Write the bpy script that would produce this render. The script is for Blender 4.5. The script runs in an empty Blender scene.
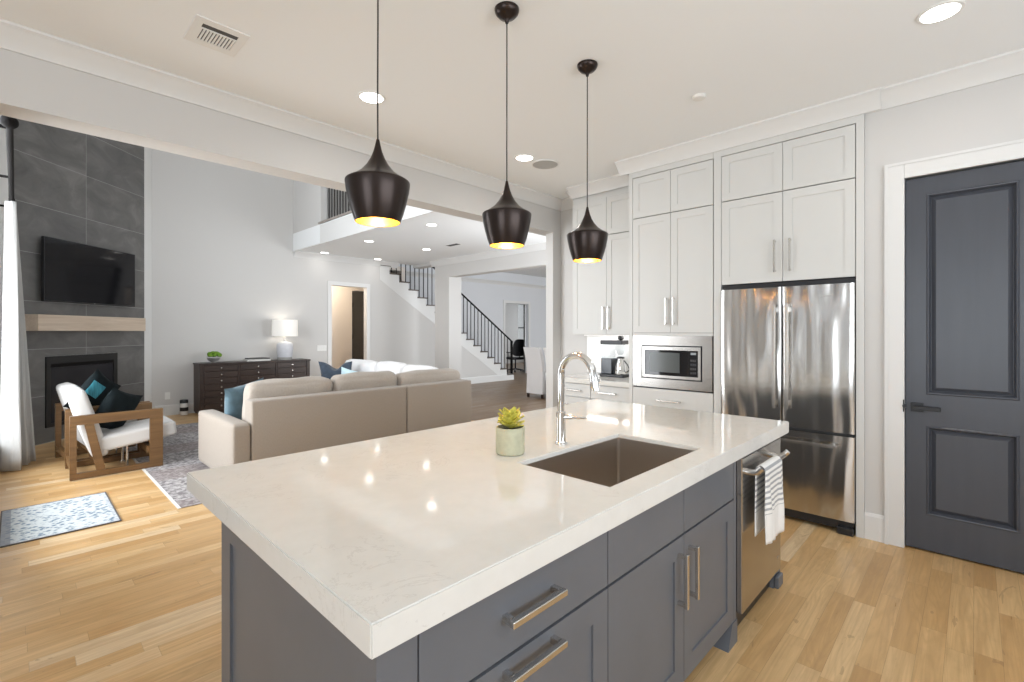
import bpy, bmesh, math, random
from mathutils import Vector, Matrix
random.seed(7)
PI = math.pi
S = bpy.context.scene
COL = S.collection

# ------------------------------------------------------------------ camera
cd = bpy.data.cameras.new('camera')
cd.sensor_fit = 'HORIZONTAL'; cd.sensor_width = 36.0
cd.lens = 36.0 * 478.7 / 1024.0
cd.shift_y = -9.5 / 1024.0
cd.clip_start = 0.05; cd.clip_end = 100
cam = bpy.data.objects.new('camera', cd); COL.objects.link(cam)
cam.location = (0, 0, 1.43)
cam.rotation_euler = (PI/2, 0, math.atan2(462, 478.7) - PI/2)
S.camera = cam

# ------------------------------------------------------------------ world and daylight
w = bpy.data.worlds.new('world'); S.world = w; w.use_nodes = True
wb = w.node_tree.nodes['Background']
wb.inputs[0].default_value = (0.86, 0.93, 1.0, 1); wb.inputs[1].default_value = 1.2

def area(name, loc, rot, sx, sy, power, col, spread=PI):
    l = bpy.data.lights.new(name, 'AREA'); l.shape = 'RECTANGLE'; l.size = sx; l.size_y = sy
    l.energy = power; l.color = col; l.spread = spread
    o = bpy.data.objects.new(name, l); COL.objects.link(o); o.location = loc; o.rotation_euler = rot
    return o
DAY = (0.93, 0.965, 1.0)
# daylight through the tall living room windows, the breakfast window and the window behind the camera
area('daylight_living', (-1.3, 5.5, 2.75), (0, -PI/2-0.30, 0), 4.8, 2.8, 365, DAY)
area('daylight_breakfast', (-3.42, -0.1, 1.6), (0, -PI/2-0.4, 0), 2.3, 2.4, 76, (0.86, 0.93, 1.0))
area('daylight_kitchen', (1.2, -2.36, 1.75), (PI/2+0.5, 0, 0), 3.2, 1.7, 74, (0.90, 0.95, 1.0))
area('dining_fill', (11.0, 3.2, 1.7), (PI/2, 0, 0), 4.0, 2.2, 200, DAY)  # added fill brightening the dining room through an unseen opening
area('hall_fill', (5.8, 3.6, 1.6), (PI/2+0.6, 0, 0), 1.3, 1.8, 85, DAY)  # added fill, tilted up to brighten the ceiling under the loft
area('daylight_office', (16.9, 13.3, 1.6), (0, PI/2, 0), 2.2, 2.2, 40, DAY)

vs = S.view_settings
vs.view_transform = 'Standard'; vs.look = 'None'; vs.gamma = 1.0; vs.use_curve_mapping = False
vs.exposure = 0.25
S.cycles.use_denoising = True
S.cycles.max_bounces = 10; S.cycles.diffuse_bounces = 6; S.cycles.glossy_bounces = 4
S.cycles.sample_clamp_indirect = 8.0

# ------------------------------------------------------------------ materials
def node_mat(name):
    m = bpy.data.materials.new(name); m.use_nodes = True
    return m, m.node_tree, m.node_tree.nodes['Principled BSDF']

def mat(name, col, rough=0.5, metal=0.0, var=0.0, vscale=(6, 6, 6), bump=0.0, bscale=(80, 80, 80),
        spec=0.5, emit=None, estr=0.0, aniso=0.0, trans=0.0, alpha=1.0, ior=1.45, sheen=0.0, coat=0.0):
    m, nt, p = node_mat(name)
    p.inputs['Base Color'].default_value = (*col, 1)
    p.inputs['Roughness'].default_value = rough
    p.inputs['Metallic'].default_value = metal
    p.inputs['Specular IOR Level'].default_value = spec
    p.inputs['Anisotropic'].default_value = aniso
    p.inputs['Transmission Weight'].default_value = trans
    p.inputs['Alpha'].default_value = alpha
    p.inputs['IOR'].default_value = ior
    p.inputs['Sheen Weight'].default_value = sheen
    p.inputs['Coat Weight'].default_value = coat
    if emit:
        p.inputs['Emission Color'].default_value = (*emit, 1); p.inputs['Emission Strength'].default_value = estr
    tc = nt.nodes.new('ShaderNodeTexCoord')
    if var:
        mp = nt.nodes.new('ShaderNodeMapping'); mp.inputs['Scale'].default_value = vscale
        nz = nt.nodes.new('ShaderNodeTexNoise'); nz.inputs['Scale'].default_value = 1.0; nz.inputs['Detail'].default_value = 5
        rp = nt.nodes.new('ShaderNodeValToRGB')
        rp.color_ramp.elements[0].position = 0.3; rp.color_ramp.elements[1].position = 0.7
        rp.color_ramp.elements[0].color = (*[max(0, c*(1-var)) for c in col], 1)
        rp.color_ramp.elements[1].color = (*[min(1, c*(1+var)) for c in col], 1)
        nt.links.new(tc.outputs['Object'], mp.inputs[0]); nt.links.new(mp.outputs[0], nz.inputs['Vector'])
        nt.links.new(nz.outputs['Fac'], rp.inputs[0]); nt.links.new(rp.outputs[0], p.inputs['Base Color'])
    if bump:
        mp2 = nt.nodes.new('ShaderNodeMapping'); mp2.inputs['Scale'].default_value = bscale
        n2 = nt.nodes.new('ShaderNodeTexNoise'); n2.inputs['Scale'].default_value = 1.0; n2.inputs['Detail'].default_value = 3
        b = nt.nodes.new('ShaderNodeBump'); b.inputs['Strength'].default_value = bump; b.inputs['Distance'].default_value = 0.01
        nt.links.new(tc.outputs['Object'], mp2.inputs[0]); nt.links.new(mp2.outputs[0], n2.inputs['Vector'])
        nt.links.new(n2.outputs['Fac'], b.inputs['Height']); nt.links.new(b.outputs[0], p.inputs['Normal'])
    return m

class G:                                    # small node-graph helper
    def __init__(s, name):
        s.m, s.nt, s.p = node_mat(name)
        s.tc = s.nt.nodes.new('ShaderNodeTexCoord').outputs['Object']
    def put(s, sock, v):
        if hasattr(v, 'is_linked') or isinstance(v, bpy.types.NodeSocket): s.nt.links.new(v, sock)
        else: sock.default_value = v
    def math(s, op, a, b=0.0, c=None):
        n = s.nt.nodes.new('ShaderNodeMath'); n.operation = op
        s.put(n.inputs[0], a); s.put(n.inputs[1], b)
        if c is not None: s.put(n.inputs[2], c)
        return n.outputs[0]
    def sep(s, v):
        n = s.nt.nodes.new('ShaderNodeSeparateXYZ'); s.put(n.inputs[0], v); return n.outputs
    def comb(s, x, y, z=0.0):
        n = s.nt.nodes.new('ShaderNodeCombineXYZ')
        for i, q in enumerate((x, y, z)): s.put(n.inputs[i], q)
        return n.outputs[0]
    def white(s, v, dim='2D'):
        n = s.nt.nodes.new('ShaderNodeTexWhiteNoise'); n.noise_dimensions = dim
        if dim == '1D': s.put(n.inputs['W'], v)
        else: s.put(n.inputs['Vector'], v)
        return n.outputs['Value']
    def noise(s, v, scale=1.0, detail=4, rough=0.5, dist=0.0):
        n = s.nt.nodes.new('ShaderNodeTexNoise'); s.put(n.inputs['Vector'], v)
        n.inputs['Scale'].default_value = scale; n.inputs['Detail'].default_value = detail
        n.inputs['Roughness'].default_value = rough; n.inputs['Distortion'].default_value = dist
        return n.outputs['Fac']
    def vor(s, v, scale):
        n = s.nt.nodes.new('ShaderNodeTexVoronoi'); s.put(n.inputs['Vector'], v); n.inputs['Scale'].default_value = scale
        return n.outputs['Distance']
    def map(s, v, scale, rot=(0, 0, 0)):
        n = s.nt.nodes.new('ShaderNodeMapping'); s.put(n.inputs[0], v); n.inputs['Scale'].default_value = scale
        n.inputs['Rotation'].default_value = rot
        return n.outputs[0]
    def ramp(s, f, stops, mode='LINEAR'):
        n = s.nt.nodes.new('ShaderNodeValToRGB'); s.put(n.inputs[0], f); e = n.color_ramp.elements
        n.color_ramp.interpolation = mode
        while len(e) < len(stops): e.new(0.5)
        for q, (pos, c) in zip(e, stops): q.position = pos; q.color = (*c, 1)
        return n.outputs[0]
    def mix(s, f, a, b, mode='MIX'):
        n = s.nt.nodes.new('ShaderNodeMix'); n.data_type = 'RGBA'; n.blend_type = mode
        s.put(n.inputs['Factor'], f)
        for i, q in (('A', a), ('B', b)):
            k = [x for x in n.inputs if x.name == i and x.type == 'RGBA'][0]
            s.put(k, (*q, 1) if isinstance(q, tuple) else q)
        return [x for x in n.outputs if x.type == 'RGBA'][0]
    def bump(s, h, strength, dist=0.01):
        n = s.nt.nodes.new('ShaderNodeBump'); s.put(n.inputs['Height'], h)
        n.inputs['Strength'].default_value = strength; n.inputs['Distance'].default_value = dist
        s.nt.links.new(n.outputs[0], s.p.inputs['Normal'])

def floor_mat(name='oak_floor', dark=None):
    g = G(name); x, y, z = g.sep(g.tc)
    W, L = 0.092, 0.78
    row = g.math('FLOOR', g.math('DIVIDE', y, W))
    off = g.white(row, '1D')
    xs = g.math('ADD', g.math('DIVIDE', x, L), g.math('MULTIPLY', off, 7.3))
    col = g.math('FLOOR', xs)
    r = g.white(g.comb(row, col))
    r2 = g.white(g.comb(g.math('ADD', row, 31.7), col))
    base = g.ramp(r, [(0.0, (0.58, 0.35, 0.145)), (0.25, (0.69, 0.44, 0.20)), (0.6, (0.75, 0.505, 0.245)), (0.88, (0.80, 0.565, 0.30)), (1.0, (0.87, 0.70, 0.46))])
    gv = g.comb(g.math('ADD', g.math('MULTIPLY', x, 1.6), g.math('MULTIPLY', r2, 40)), g.math('MULTIPLY', y, 34), g.math('MULTIPLY', r, 9))
    gr = g.noise(gv, 1.0, 6, 0.62, 0.6)
    gr = g.math('MINIMUM', 1.0, g.math('MAXIMUM', 0.0, g.math('ADD', 0.5, g.math('MULTIPLY', g.math('SUBTRACT', gr, 0.47), 2.1))))
    c = g.mix(g.math('MULTIPLY', g.math('SUBTRACT', 1.0, gr), 0.62), base, (0.36, 0.20, 0.075))
    ringn = g.noise(g.comb(g.math('ADD', g.math('MULTIPLY', x, 0.55), g.math('MULTIPLY', r2, 23)), g.math('MULTIPLY', y, 7.5), g.math('MULTIPLY', r, 5)), 1.0, 2, 0.5, 0.3)
    ring = g.math('POWER', g.math('ADD', 0.5, g.math('MULTIPLY', 0.5, g.math('SINE', g.math('MULTIPLY', ringn, 130)))), 3.0)
    c = g.mix(g.math('MULTIPLY', ring, g.math('MULTIPLY', 0.22, gr)), c, (0.33, 0.18, 0.065))
    blot = g.noise(g.comb(g.math('MULTIPLY', x, 4.0), g.math('MULTIPLY', y, 11), r2), 1.0, 4, 0.6)
    c = g.mix(g.math('MULTIPLY', g.math('MAXIMUM', 0.0, g.math('SUBTRACT', blot, 0.5)), 1.3), c, (0.36, 0.21, 0.09))
    knot = g.noise(g.comb(g.math('ADD', g.math('MULTIPLY', x, 3.0), g.math('MULTIPLY', r2, 17)), g.math('MULTIPLY', y, 9), r), 1.0, 3, 0.6, 1.2)
    c = g.mix(g.math('MULTIPLY', g.math('GREATER_THAN', knot, 0.68), 0.35), c, (0.28, 0.16, 0.08))
    fy = g.math('FRACT', g.math('DIVIDE', y, W)); fx = g.math('FRACT', xs)
    gap = g.math('MAXIMUM', g.math('LESS_THAN', fy, 0.022), g.math('LESS_THAN', fx, 0.0025))
    c = g.mix(g.math('MULTIPLY', gap, 0.30), c, (0.14, 0.075, 0.035))
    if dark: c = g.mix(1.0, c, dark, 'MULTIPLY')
    g.put(g.p.inputs['Base Color'], c)
    g.put(g.p.inputs['Roughness'], g.math('ADD', 0.26, g.math('MULTIPLY', gr, 0.16)))
    g.bump(g.math('SUBTRACT', gr, g.math('MULTIPLY', gap, 1.5)), 0.05, 0.004)
    return g.m

def tile_mat():                              # large format porcelain, local x along the wall, z up
    g = G('slate_tile'); x, y, z = g.sep(g.tc)
    W, H = 1.2, 0.602
    u = g.math('DIVIDE', g.math('ADD', x, 0.489), W); v = g.math('DIVIDE', z, H)
    fu = g.math('FRACT', u); fv = g.math('FRACT', v)
    r = g.white(g.comb(g.math('FLOOR', u), g.math('FLOOR', v)))
    n = g.noise(g.comb(g.math('ADD', x, g.math('MULTIPLY', r, 9)), y, g.math('MULTIPLY', z, 1.6)), 2.2, 8, 0.6, 0.8)
    c = g.ramp(n, [(0.25, (0.092, 0.090, 0.086)), (0.52, (0.145, 0.142, 0.136)), (0.78, (0.235, 0.230, 0.220))])
    c = g.mix(g.math('MULTIPLY', r, 0.35), c, (0.10, 0.10, 0.103))
    gap = g.math('MAXIMUM', g.math('LESS_THAN', fu, 0.005), g.math('LESS_THAN', fv, 0.010))
    c = g.mix(gap, c, (0.32, 0.32, 0.315))
    g.put(g.p.inputs['Base Color'], c); g.p.inputs['Roughness'].default_value = 0.42
    return g.m

def quartz_mat():
    g = G('white_quartz')
    n = g.noise(g.tc, 3.0, 8, 0.65, 1.5)
    vein = g.math('ABSOLUTE', g.math('SUBTRACT', n, 0.5))
    n2 = g.noise(g.tc, 1.6, 3, 0.5)
    k = g.math('MULTIPLY', g.math('LESS_THAN', vein, 0.006), g.math('GREATER_THAN', n2, 0.52))
    n3 = g.noise(g.tc, 14, 4, 0.6)
    c = g.ramp(n3, [(0.3, (0.70, 0.69, 0.66)), (0.7, (0.735, 0.725, 0.695))])
    c = g.mix(g.math('MULTIPLY', k, 0.22), c, (0.45, 0.42, 0.39))
    g.put(g.p.inputs['Base Color'], c); g.p.inputs['Roughness'].default_value = 0.07; g.p.inputs['Specular IOR Level'].default_value = 0.28
    return g.m

def steel_mat(name, col=(0.60, 0.585, 0.565), rough=0.2, wav=0.12, along='z', wscale=3.0):
    g = G(name); g.p.inputs['Metallic'].default_value = 1.0
    sc = {'z': (90, 90, 1.2), 'x': (1.2, 90, 90), 'y': (90, 1.2, 90)}[along]
    br = g.noise(g.map(g.tc, sc), 1.0, 3)
    g.put(g.p.inputs['Base Color'], (*col, 1)); g.put(g.p.inputs['Roughness'], g.math('ADD', rough - 0.04, g.math('MULTIPLY', br, 0.08)))
    g.p.inputs['Anisotropic'].default_value = 0.4
    wv = g.noise(g.map(g.tc, (wscale, wscale, wscale*0.2)), 1.0, 1)
    g.bump(wv, wav, 0.12)
    return g.m

def wood_mat(name, a, b, axis='x', rough=0.45, fine=26):
    g = G(name)
    sc = {'x': (1.5, fine, fine), 'y': (fine, 1.5, fine), 'z': (fine, fine, 1.5)}[axis]
    n = g.noise(g.map(g.tc, sc), 1.0, 5, 0.6, 0.7)
    g.put(g.p.inputs['Base Color'], g.ramp(n, [(0.3, a), (0.7, b)])); g.p.inputs['Roughness'].default_value = rough
    return g.m

def rug_mat():
    g = G('vintage_rug'); x, y, z = g.sep(g.tc)
    n1 = g.noise(g.tc, 22, 5, 0.7, 0.5); n2 = g.noise(g.tc, 1.3, 3, 0.5); n3 = g.noise(g.tc, 60, 2)
    c = g.ramp(n1, [(0.36, (0.12, 0.108, 0.115)), (0.47, (0.25, 0.235, 0.24)), (0.56, (0.47, 0.455, 0.45)), (0.68, (0.58, 0.565, 0.555))])
    band = g.math('GREATER_THAN', g.math('SINE', g.math('MULTIPLY', y, 5.2)), 0.35)
    c = g.mix(g.math('MULTIPLY', band, 0.45), c, (0.20, 0.145, 0.13))
    c = g.mix(g.math('MULTIPLY', n2, 0.3), c, (0.25, 0.22, 0.23))
    g.put(g.p.inputs['Base Color'], c); g.p.inputs['Roughness'].default_value = 0.95; g.bump(n3, 0.3, 0.004)
    return g.m

def mat_mat():                               # pale floral kitchen mat, local origin at its centre
    g = G('floral_mat'); x, y, z = g.sep(g.tc)
    v = g.vor(g.map(g.tc, (1, 1, 0.0)), 26); v2 = g.vor(g.map(g.tc, (1, 1, 0.0), (0, 0, 0.6)), 40); n = g.noise(g.tc, 55, 4, 0.6)
    c = g.ramp(v, [(0.0, (0.08, 0.13, 0.20)), (0.30, (0.16, 0.23, 0.31)), (0.42, (0.48, 0.52, 0.54)), (0.6, (0.56, 0.60, 0.61))])
    c = g.mix(g.math('MULTIPLY', g.math('LESS_THAN', v2, 0.26), 0.6), c, (0.22, 0.30, 0.38))
    c = g.mix(g.math('MULTIPLY', g.math('GREATER_THAN', n, 0.57), 0.5), c, (0.62, 0.65, 0.65))
    edge = g.math('MAXIMUM', g.math('GREATER_THAN', g.math('ABSOLUTE', x), 0.287), g.math('GREATER_THAN', g.math('ABSOLUTE', y), 0.42))
    brd = g.math('GREATER_THAN', g.noise(g.tc, 45, 3), 0.5)
    c = g.mix(g.math('MULTIPLY', edge, 0.6), c, g.mix(brd, (0.34, 0.37, 0.42), (0.55, 0.57, 0.60)))
    c = g.mix(g.math('MULTIPLY', g.math('LESS_THAN', x, -0.262), 0.75), c, (0.27, 0.29, 0.33))
    g.put(g.p.inputs['Base Color'], c); g.p.inputs['Roughness'].default_value = 0.9
    return g.m

def towel_mat():
    g = G('striped_towel'); x, y, z = g.sep(g.tc)
    f = g.math('FRACT', g.math('DIVIDE', z, 0.026))
    st = g.math('MULTIPLY', g.math('LESS_THAN', f, 0.42), g.math('GREATER_THAN', z, -0.20))
    c = g.mix(st, (0.80, 0.79, 0.77), (0.36, 0.37, 0.385))
    g.put(g.p.inputs['Base Color'], c); g.p.inputs['Roughness'].default_value = 0.95; g.bump(g.noise(g.tc, 400, 2), 0.3, 0.002)
    return g.m

def stripe_mat():
    g = G('black_white_bands'); x, y, z = g.sep(g.tc)
    f = g.math('FRACT', g.math('DIVIDE', z, 0.135))
    g.put(g.p.inputs['Base Color'], g.mix(g.math('GREATER_THAN', f, 0.52), (0.75, 0.74, 0.72), (0.015, 0.015, 0.018)))
    g.p.inputs['Roughness'].default_value = 0.35
    return g.m

def backsplash_mat():
    g = G('backsplash_tile'); x, y, z = g.sep(g.tc)
    fz = g.math('FRACT', g.math('DIVIDE', z, 0.10)); gap = g.math('LESS_THAN', fz, 0.03)
    g.put(g.p.inputs['Base Color'], g.mix(gap, (0.84, 0.84, 0.83), (0.66, 0.66, 0.65))); g.p.inputs['Roughness'].default_value = 0.15
    return g.m

M = dict(
    wall=mat('wall_paint', (0.61, 0.60, 0.585), 0.75, spec=0.25),
    ceil=mat('ceiling_paint', (0.86, 0.88, 0.89), 0.8, spec=0.2),
    trim=mat('trim_paint', (0.71, 0.71, 0.70), 0.42),
    cab=mat('cabinet_white', (0.63, 0.63, 0.612), 0.38),
    gap=mat('shadow_gap', (0.06, 0.06, 0.06), 0.8),
    isl=mat('island_grey', (0.128, 0.138, 0.157), 0.36, var=0.04),
    floor=floor_mat(), floord=floor_mat('oak_floor_darkened', (0.34, 0.33, 0.37)), tile=tile_mat(), quartz=quartz_mat(), rug=rug_mat(), fmat=mat_mat(), towel=towel_mat(), bands=stripe_mat(), splash=backsplash_mat(),
    steel=steel_mat('fridge_steel', rough=0.17, wav=0.16, wscale=7.0),
    steel2=steel_mat('brushed_steel', (0.36, 0.345, 0.325), rough=0.24, wav=0.03, along='y'),
    dwsteel=steel_mat('dishwasher_steel', (0.52, 0.505, 0.49), 0.2, 0.05, along='x'),
    sinks=steel_mat('sink_steel', (0.58, 0.52, 0.46), 0.36, 0.0, along='x'),
    nickel=mat('satin_nickel', (0.66, 0.64, 0.61), 0.26, 1.0),
    chrome=mat('chrome', (0.80, 0.80, 0.80), 0.06, 1.0),
    black=mat('black_plastic', (0.016, 0.016, 0.018), 0.35),
    blackglass=mat('black_glass', (0.010, 0.010, 0.012), 0.05),
    screen=mat('tv_screen', (0.007, 0.007, 0.009), 0.07, spec=0.3),
    mwglass=mat('microwave_window', (0.085, 0.095, 0.095), 0.15),
    display=mat('display', (0.3, 0.33, 0.35), 0.3),
    iron=mat('black_iron', (0.012, 0.011, 0.011), 0.75, spec=0.15),
    ironbr=mat('baluster_iron', (0.05, 0.043, 0.04), 0.5, 0.3),
    bronze=mat('dark_bronze', (0.038, 0.028, 0.025), 0.30, 0.75),
    gold=mat('gold_lining', (0.95, 0.62, 0.16), 0.32, 0.9, emit=(1.0, 0.55, 0.12), estr=0.0),
    bulb=mat('bulb_glow', (1, 0.9, 0.7), 0.4, emit=(1.0, 0.80, 0.45), estr=22),
    lens=mat('downlight_lens', (1, 1, 1), 0.4, emit=(1.0, 0.97, 0.92), estr=5),
    door=mat('door_charcoal', (0.062, 0.067, 0.081), 0.30, var=0.05, vscale=(20, 20, 2)),
    door2=mat('door_espresso', (0.05, 0.047, 0.042), 0.4),
    darkwood=wood_mat('espresso_wood', (0.022, 0.012, 0.009), (0.05, 0.028, 0.019), 'x', 0.4),
    treadwood=wood_mat('tread_wood', (0.06, 0.045, 0.035), (0.11, 0.085, 0.065), 'y', 0.35),
    walnut=wood_mat('chair_wood', (0.105, 0.053, 0.019), (0.19, 0.102, 0.039), 'x', 0.4),
    mantel=wood_mat('mantel_oak', (0.52, 0.41, 0.31), (0.66, 0.55, 0.44), 'x', 0.55),
    boucle=mat('cream_upholstery', (0.56, 0.55, 0.535), 0.9, bump=0.25, bscale=(160, 160, 160), sheen=0.2),
    sofa=mat('sofa_linen', (0.345, 0.30, 0.255), 0.95, var=0.07, vscale=(190, 190, 60), bump=0.3, bscale=(300, 300, 300), sheen=0.15),
    sofac=mat('sofa_cushion_linen', (0.42, 0.37, 0.32), 0.95, var=0.05, vscale=(60, 60, 60), bump=0.3, bscale=(12, 12, 12), sheen=0.15),
    whitecush=mat('white_cushion', (0.80, 0.79, 0.79), 0.95, bump=0.3, bscale=(14, 14, 14)),
    blue=mat('dusty_blue_velvet', (0.10, 0.175, 0.22), 0.8, var=0.25, vscale=(9, 9, 9), sheen=0.5),
    navy=mat('slate_blue_velvet', (0.04, 0.058, 0.085), 0.8, var=0.3, vscale=(12, 12, 12), sheen=0.4),
    aqua=mat('pale_aqua_linen', (0.55, 0.72, 0.77), 0.9, var=0.05, vscale=(20, 20, 20)),
    darkpil=mat('charcoal_velvet', (0.010, 0.015, 0.017), 0.85, var=0.3, vscale=(9, 9, 9), spec=0.15),
    teal=mat('teal_patch', (0.05, 0.26, 0.33), 0.8, var=0.4, vscale=(60, 8, 8)),
    curtain=mat('white_linen_curtain', (0.46, 0.46, 0.45), 0.9, var=0.03, vscale=(120, 120, 30)),
    ceramic=mat('pale_ceramic', (0.62, 0.63, 0.67), 0.35, var=0.06, vscale=(14, 14, 14)),
    ceramicb=mat('unglazed_ceramic', (0.36, 0.35, 0.33), 0.7),
    shade=mat('linen_shade', (0.90, 0.88, 0.84), 0.9, emit=(1.0, 0.95, 0.87), estr=0.16),
    pot=mat('sage_concrete', (0.50, 0.49, 0.35), 0.8, var=0.08, vscale=(40, 40, 40)),
    soil=mat('soil', (0.035, 0.028, 0.02), 0.95),
    succ=mat('succulent_leaf', (0.62, 0.58, 0.11), 0.45, var=0.35, vscale=(45, 45, 45)),
    moss=mat('moss_green', (0.14, 0.27, 0.025), 0.9, var=0.5, vscale=(60, 60, 60)),
    bowl=mat('silver_bowl', (0.55, 0.55, 0.55), 0.3, 0.6),
    paper=mat('pale_paper', (0.68, 0.67, 0.64), 0.8), bookd=mat('dark_cover', (0.06, 0.06, 0.055), 0.6),
    plastic=mat('white_plastic', (0.80, 0.80, 0.78), 0.45),
    grille=mat('grille_grey', (0.46, 0.46, 0.45), 0.7, var=0.05, vscale=(300, 300, 300)),
    grillek=mat('grille_dark', (0.09, 0.088, 0.085), 0.8),
    glass=mat('window_glass', (1, 1, 1), 0.02, alpha=0.06),
    tank=mat('smoky_tank', (0.75, 0.78, 0.80), 0.08, trans=0.9, ior=1.1),
    water=mat('dark_reservoir', (0.03, 0.035, 0.045), 0.15),
    firebox=mat('firebox_black', (0.012, 0.012, 0.012), 0.5),
    fireglass=mat('firebox_glass', (0.02, 0.02, 0.024), 0.12),
    green=mat('pale_film', (0.42, 0.60, 0.57), 0.25, 0.6),
    hall=mat('hall_paint', (0.72, 0.67, 0.61), 0.8),
)

# ------------------------------------------------------------------ mesh helpers
class MB:
    def __init__(s): s.bm = bmesh.new()
    def _add(s, verts, faces):
        v = [s.bm.verts.new(p) for p in verts]
        for f in faces:
            try: s.bm.faces.new([v[i] for i in f])
            except ValueError: pass
        return v
    def box(s, x0, x1, y0, y1, z0, z1, b=0.0, seg=2):
        if x0 > x1: x0, x1 = x1, x0
        if y0 > y1: y0, y1 = y1, y0
        v = s._add([(x0,y0,z0),(x1,y0,z0),(x1,y1,z0),(x0,y1,z0),(x0,y0,z1),(x1,y0,z1),(x1,y1,z1),(x0,y1,z1)],
                   [(3,2,1,0),(4,5,6,7),(0,1,5,4),(1,2,6,5),(2,3,7,6),(3,0,4,7)])
        if b:
            ed = list({e for q in v for e in q.link_edges})
            bmesh.ops.bevel(s.bm, geom=ed, offset=b, segments=seg, affect='EDGES', profile=0.5)
        return s
    def prism(s, pts, fn, a, b):            # polygon pts (p,q) extruded along the third axis from a to b; fn(p,q,t)->xyz
        n = len(pts)
        s._add([fn(p, q, a) for p, q in pts] + [fn(p, q, b) for p, q in pts],
               [tuple(range(n))[::-1], tuple(range(n, 2*n))] + [(i, (i+1) % n, n+(i+1) % n, n+i) for i in range(n)])
        return s
    def lathe(s, prof, c, seg=40, axis='z', cap=True):
        cx, cy, cz = c; vs = []; fs = []
        for r, h in prof:
            for k in range(seg):
                a = 2*PI*k/seg
                if axis == 'z': vs.append((cx+r*math.cos(a), cy+r*math.sin(a), cz+h))
                elif axis == 'x': vs.append((cx+h, cy+r*math.cos(a), cz+r*math.sin(a)))
                else: vs.append((cx+r*math.cos(a), cy+h, cz+r*math.sin(a)))
        for i in range(len(prof)-1):
            for k in range(seg):
                fs.append((i*seg+k, i*seg+(k+1) % seg, (i+1)*seg+(k+1) % seg, (i+1)*seg+k))
        if cap:
            fs.append(tuple(range(seg))[::-1]); fs.append(tuple((len(prof)-1)*seg+k for k in range(seg)))
        s._add(vs, fs); return s
    def tube(s, pts, r, seg=12, cap=True):
        pts = [Vector(p) for p in pts]; rs = r if isinstance(r, (list, tuple)) else [r]*len(pts)
        vs = []; fs = []; up = None
        for i, p in enumerate(pts):
            t = (pts[min(i+1, len(pts)-1)] - pts[max(i-1, 0)]).normalized()
            if up is None: up = t.orthogonal().normalized()
            up = (up - t*up.dot(t)); up = up.normalized() if up.length > 1e-6 else t.orthogonal().normalized()
            sd = t.cross(up)
            for k in range(seg):
                a = 2*PI*k/seg; vs.append(p + (up*math.cos(a) + sd*math.sin(a))*rs[i])
        for i in range(len(pts)-1):
            for k in range(seg):
                fs.append((i*seg+k, i*seg+(k+1) % seg, (i+1)*seg+(k+1) % seg, (i+1)*seg+k))
        if cap:
            fs.append(tuple(range(seg))[::-1]); fs.append(tuple((len(pts)-1)*seg+k for k in range(seg)))
        s._add(vs, fs); return s
    def bar(s, p0, p1, w, h=None, up=(0, 0, 1), b=0.0):   # rectangular bar
        p0 = Vector(p0); p1 = Vector(p1); t = (p1-p0).normalized(); u = Vector(up); h = h or w
        sd = t.cross(u).normalized(); u = sd.cross(t).normalized()
        v = s._add([p + sd*(w/2*i) + u*(h/2*j) for p in (p0, p1) for i, j in ((-1,-1),(1,-1),(1,1),(-1,1))],
                   [(0,1,2,3),(7,6,5,4),(0,4,5,1),(1,5,6,2),(2,6,7,3),(3,7,4,0)])
        if b:
            ed = list({e for q in v for e in q.link_edges})
            bmesh.ops.bevel(s.bm, geom=ed, offset=b, segments=2, affect='EDGES')
        return s
    def cushion(s, c, size, r=0.06, puff=(0.02, 0.02, 0.03), n=10, rot=None, wob=0.0):
        # rounded, slightly swollen block
        half = Vector(size)/2; vs = []; fs = []; idx = {}
        rnd = random.Random(int(sum(size)*1000)+int(c[0]*100))
        ph = [rnd.uniform(0, 6) for _ in range(6)]
        def pt(u):
            p = Vector((u[0]*half.x, u[1]*half.y, u[2]*half.z))
            q = Vector([max(-(h-r), min(h-r, a)) for a, h in zip(p, half)])
            d = p - q
            if d.length > 1e-9: p = q + d.normalized()*r
            for i in range(3):
                j, k = (i+1) % 3, (i+2) % 3
                p[i] += math.copysign(puff[i], u[i])*abs(u[i])*(1-u[j]**2)*(1-u[k]**2) if u[i] else 0
            if wob: p += Vector((math.sin(u[1]*5+ph[0])*math.sin(u[2]*4+ph[1]), math.sin(u[0]*7+ph[2])*math.sin(u[2]*5+ph[3]), math.sin(u[0]*6+ph[4])*math.cos(u[1]*5+ph[5])))*wob
            return p
        for ax in range(3):
            for sg in (-1, 1):
                grid = []
                for i in range(n+1):
                    rowi = []
                    for j in range(n+1):
                        u = [0, 0, 0]; u[ax] = sg
                        a = -1+2*i/n; bb = -1+2*j/n
                        u[(ax+1) % 3] = math.sin(a*PI/2)*0.5+a*0.5; u[(ax+2) % 3] = math.sin(bb*PI/2)*0.5+bb*0.5
                        k = tuple(round(x, 5) for x in u)
                        if k not in idx: idx[k] = len(vs); vs.append(pt(u))
                        rowi.append(idx[k])
                    grid.append(rowi)
                for i in range(n):
                    for j in range(n):
                        f = (grid[i][j], grid[i+1][j], grid[i+1][j+1], grid[i][j+1])
                        fs.append(f if sg > 0 else f[::-1])
        R = rot or Matrix.Identity(3); c = Vector(c)
        s._add([R @ v + c for v in vs], fs); return s
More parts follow.
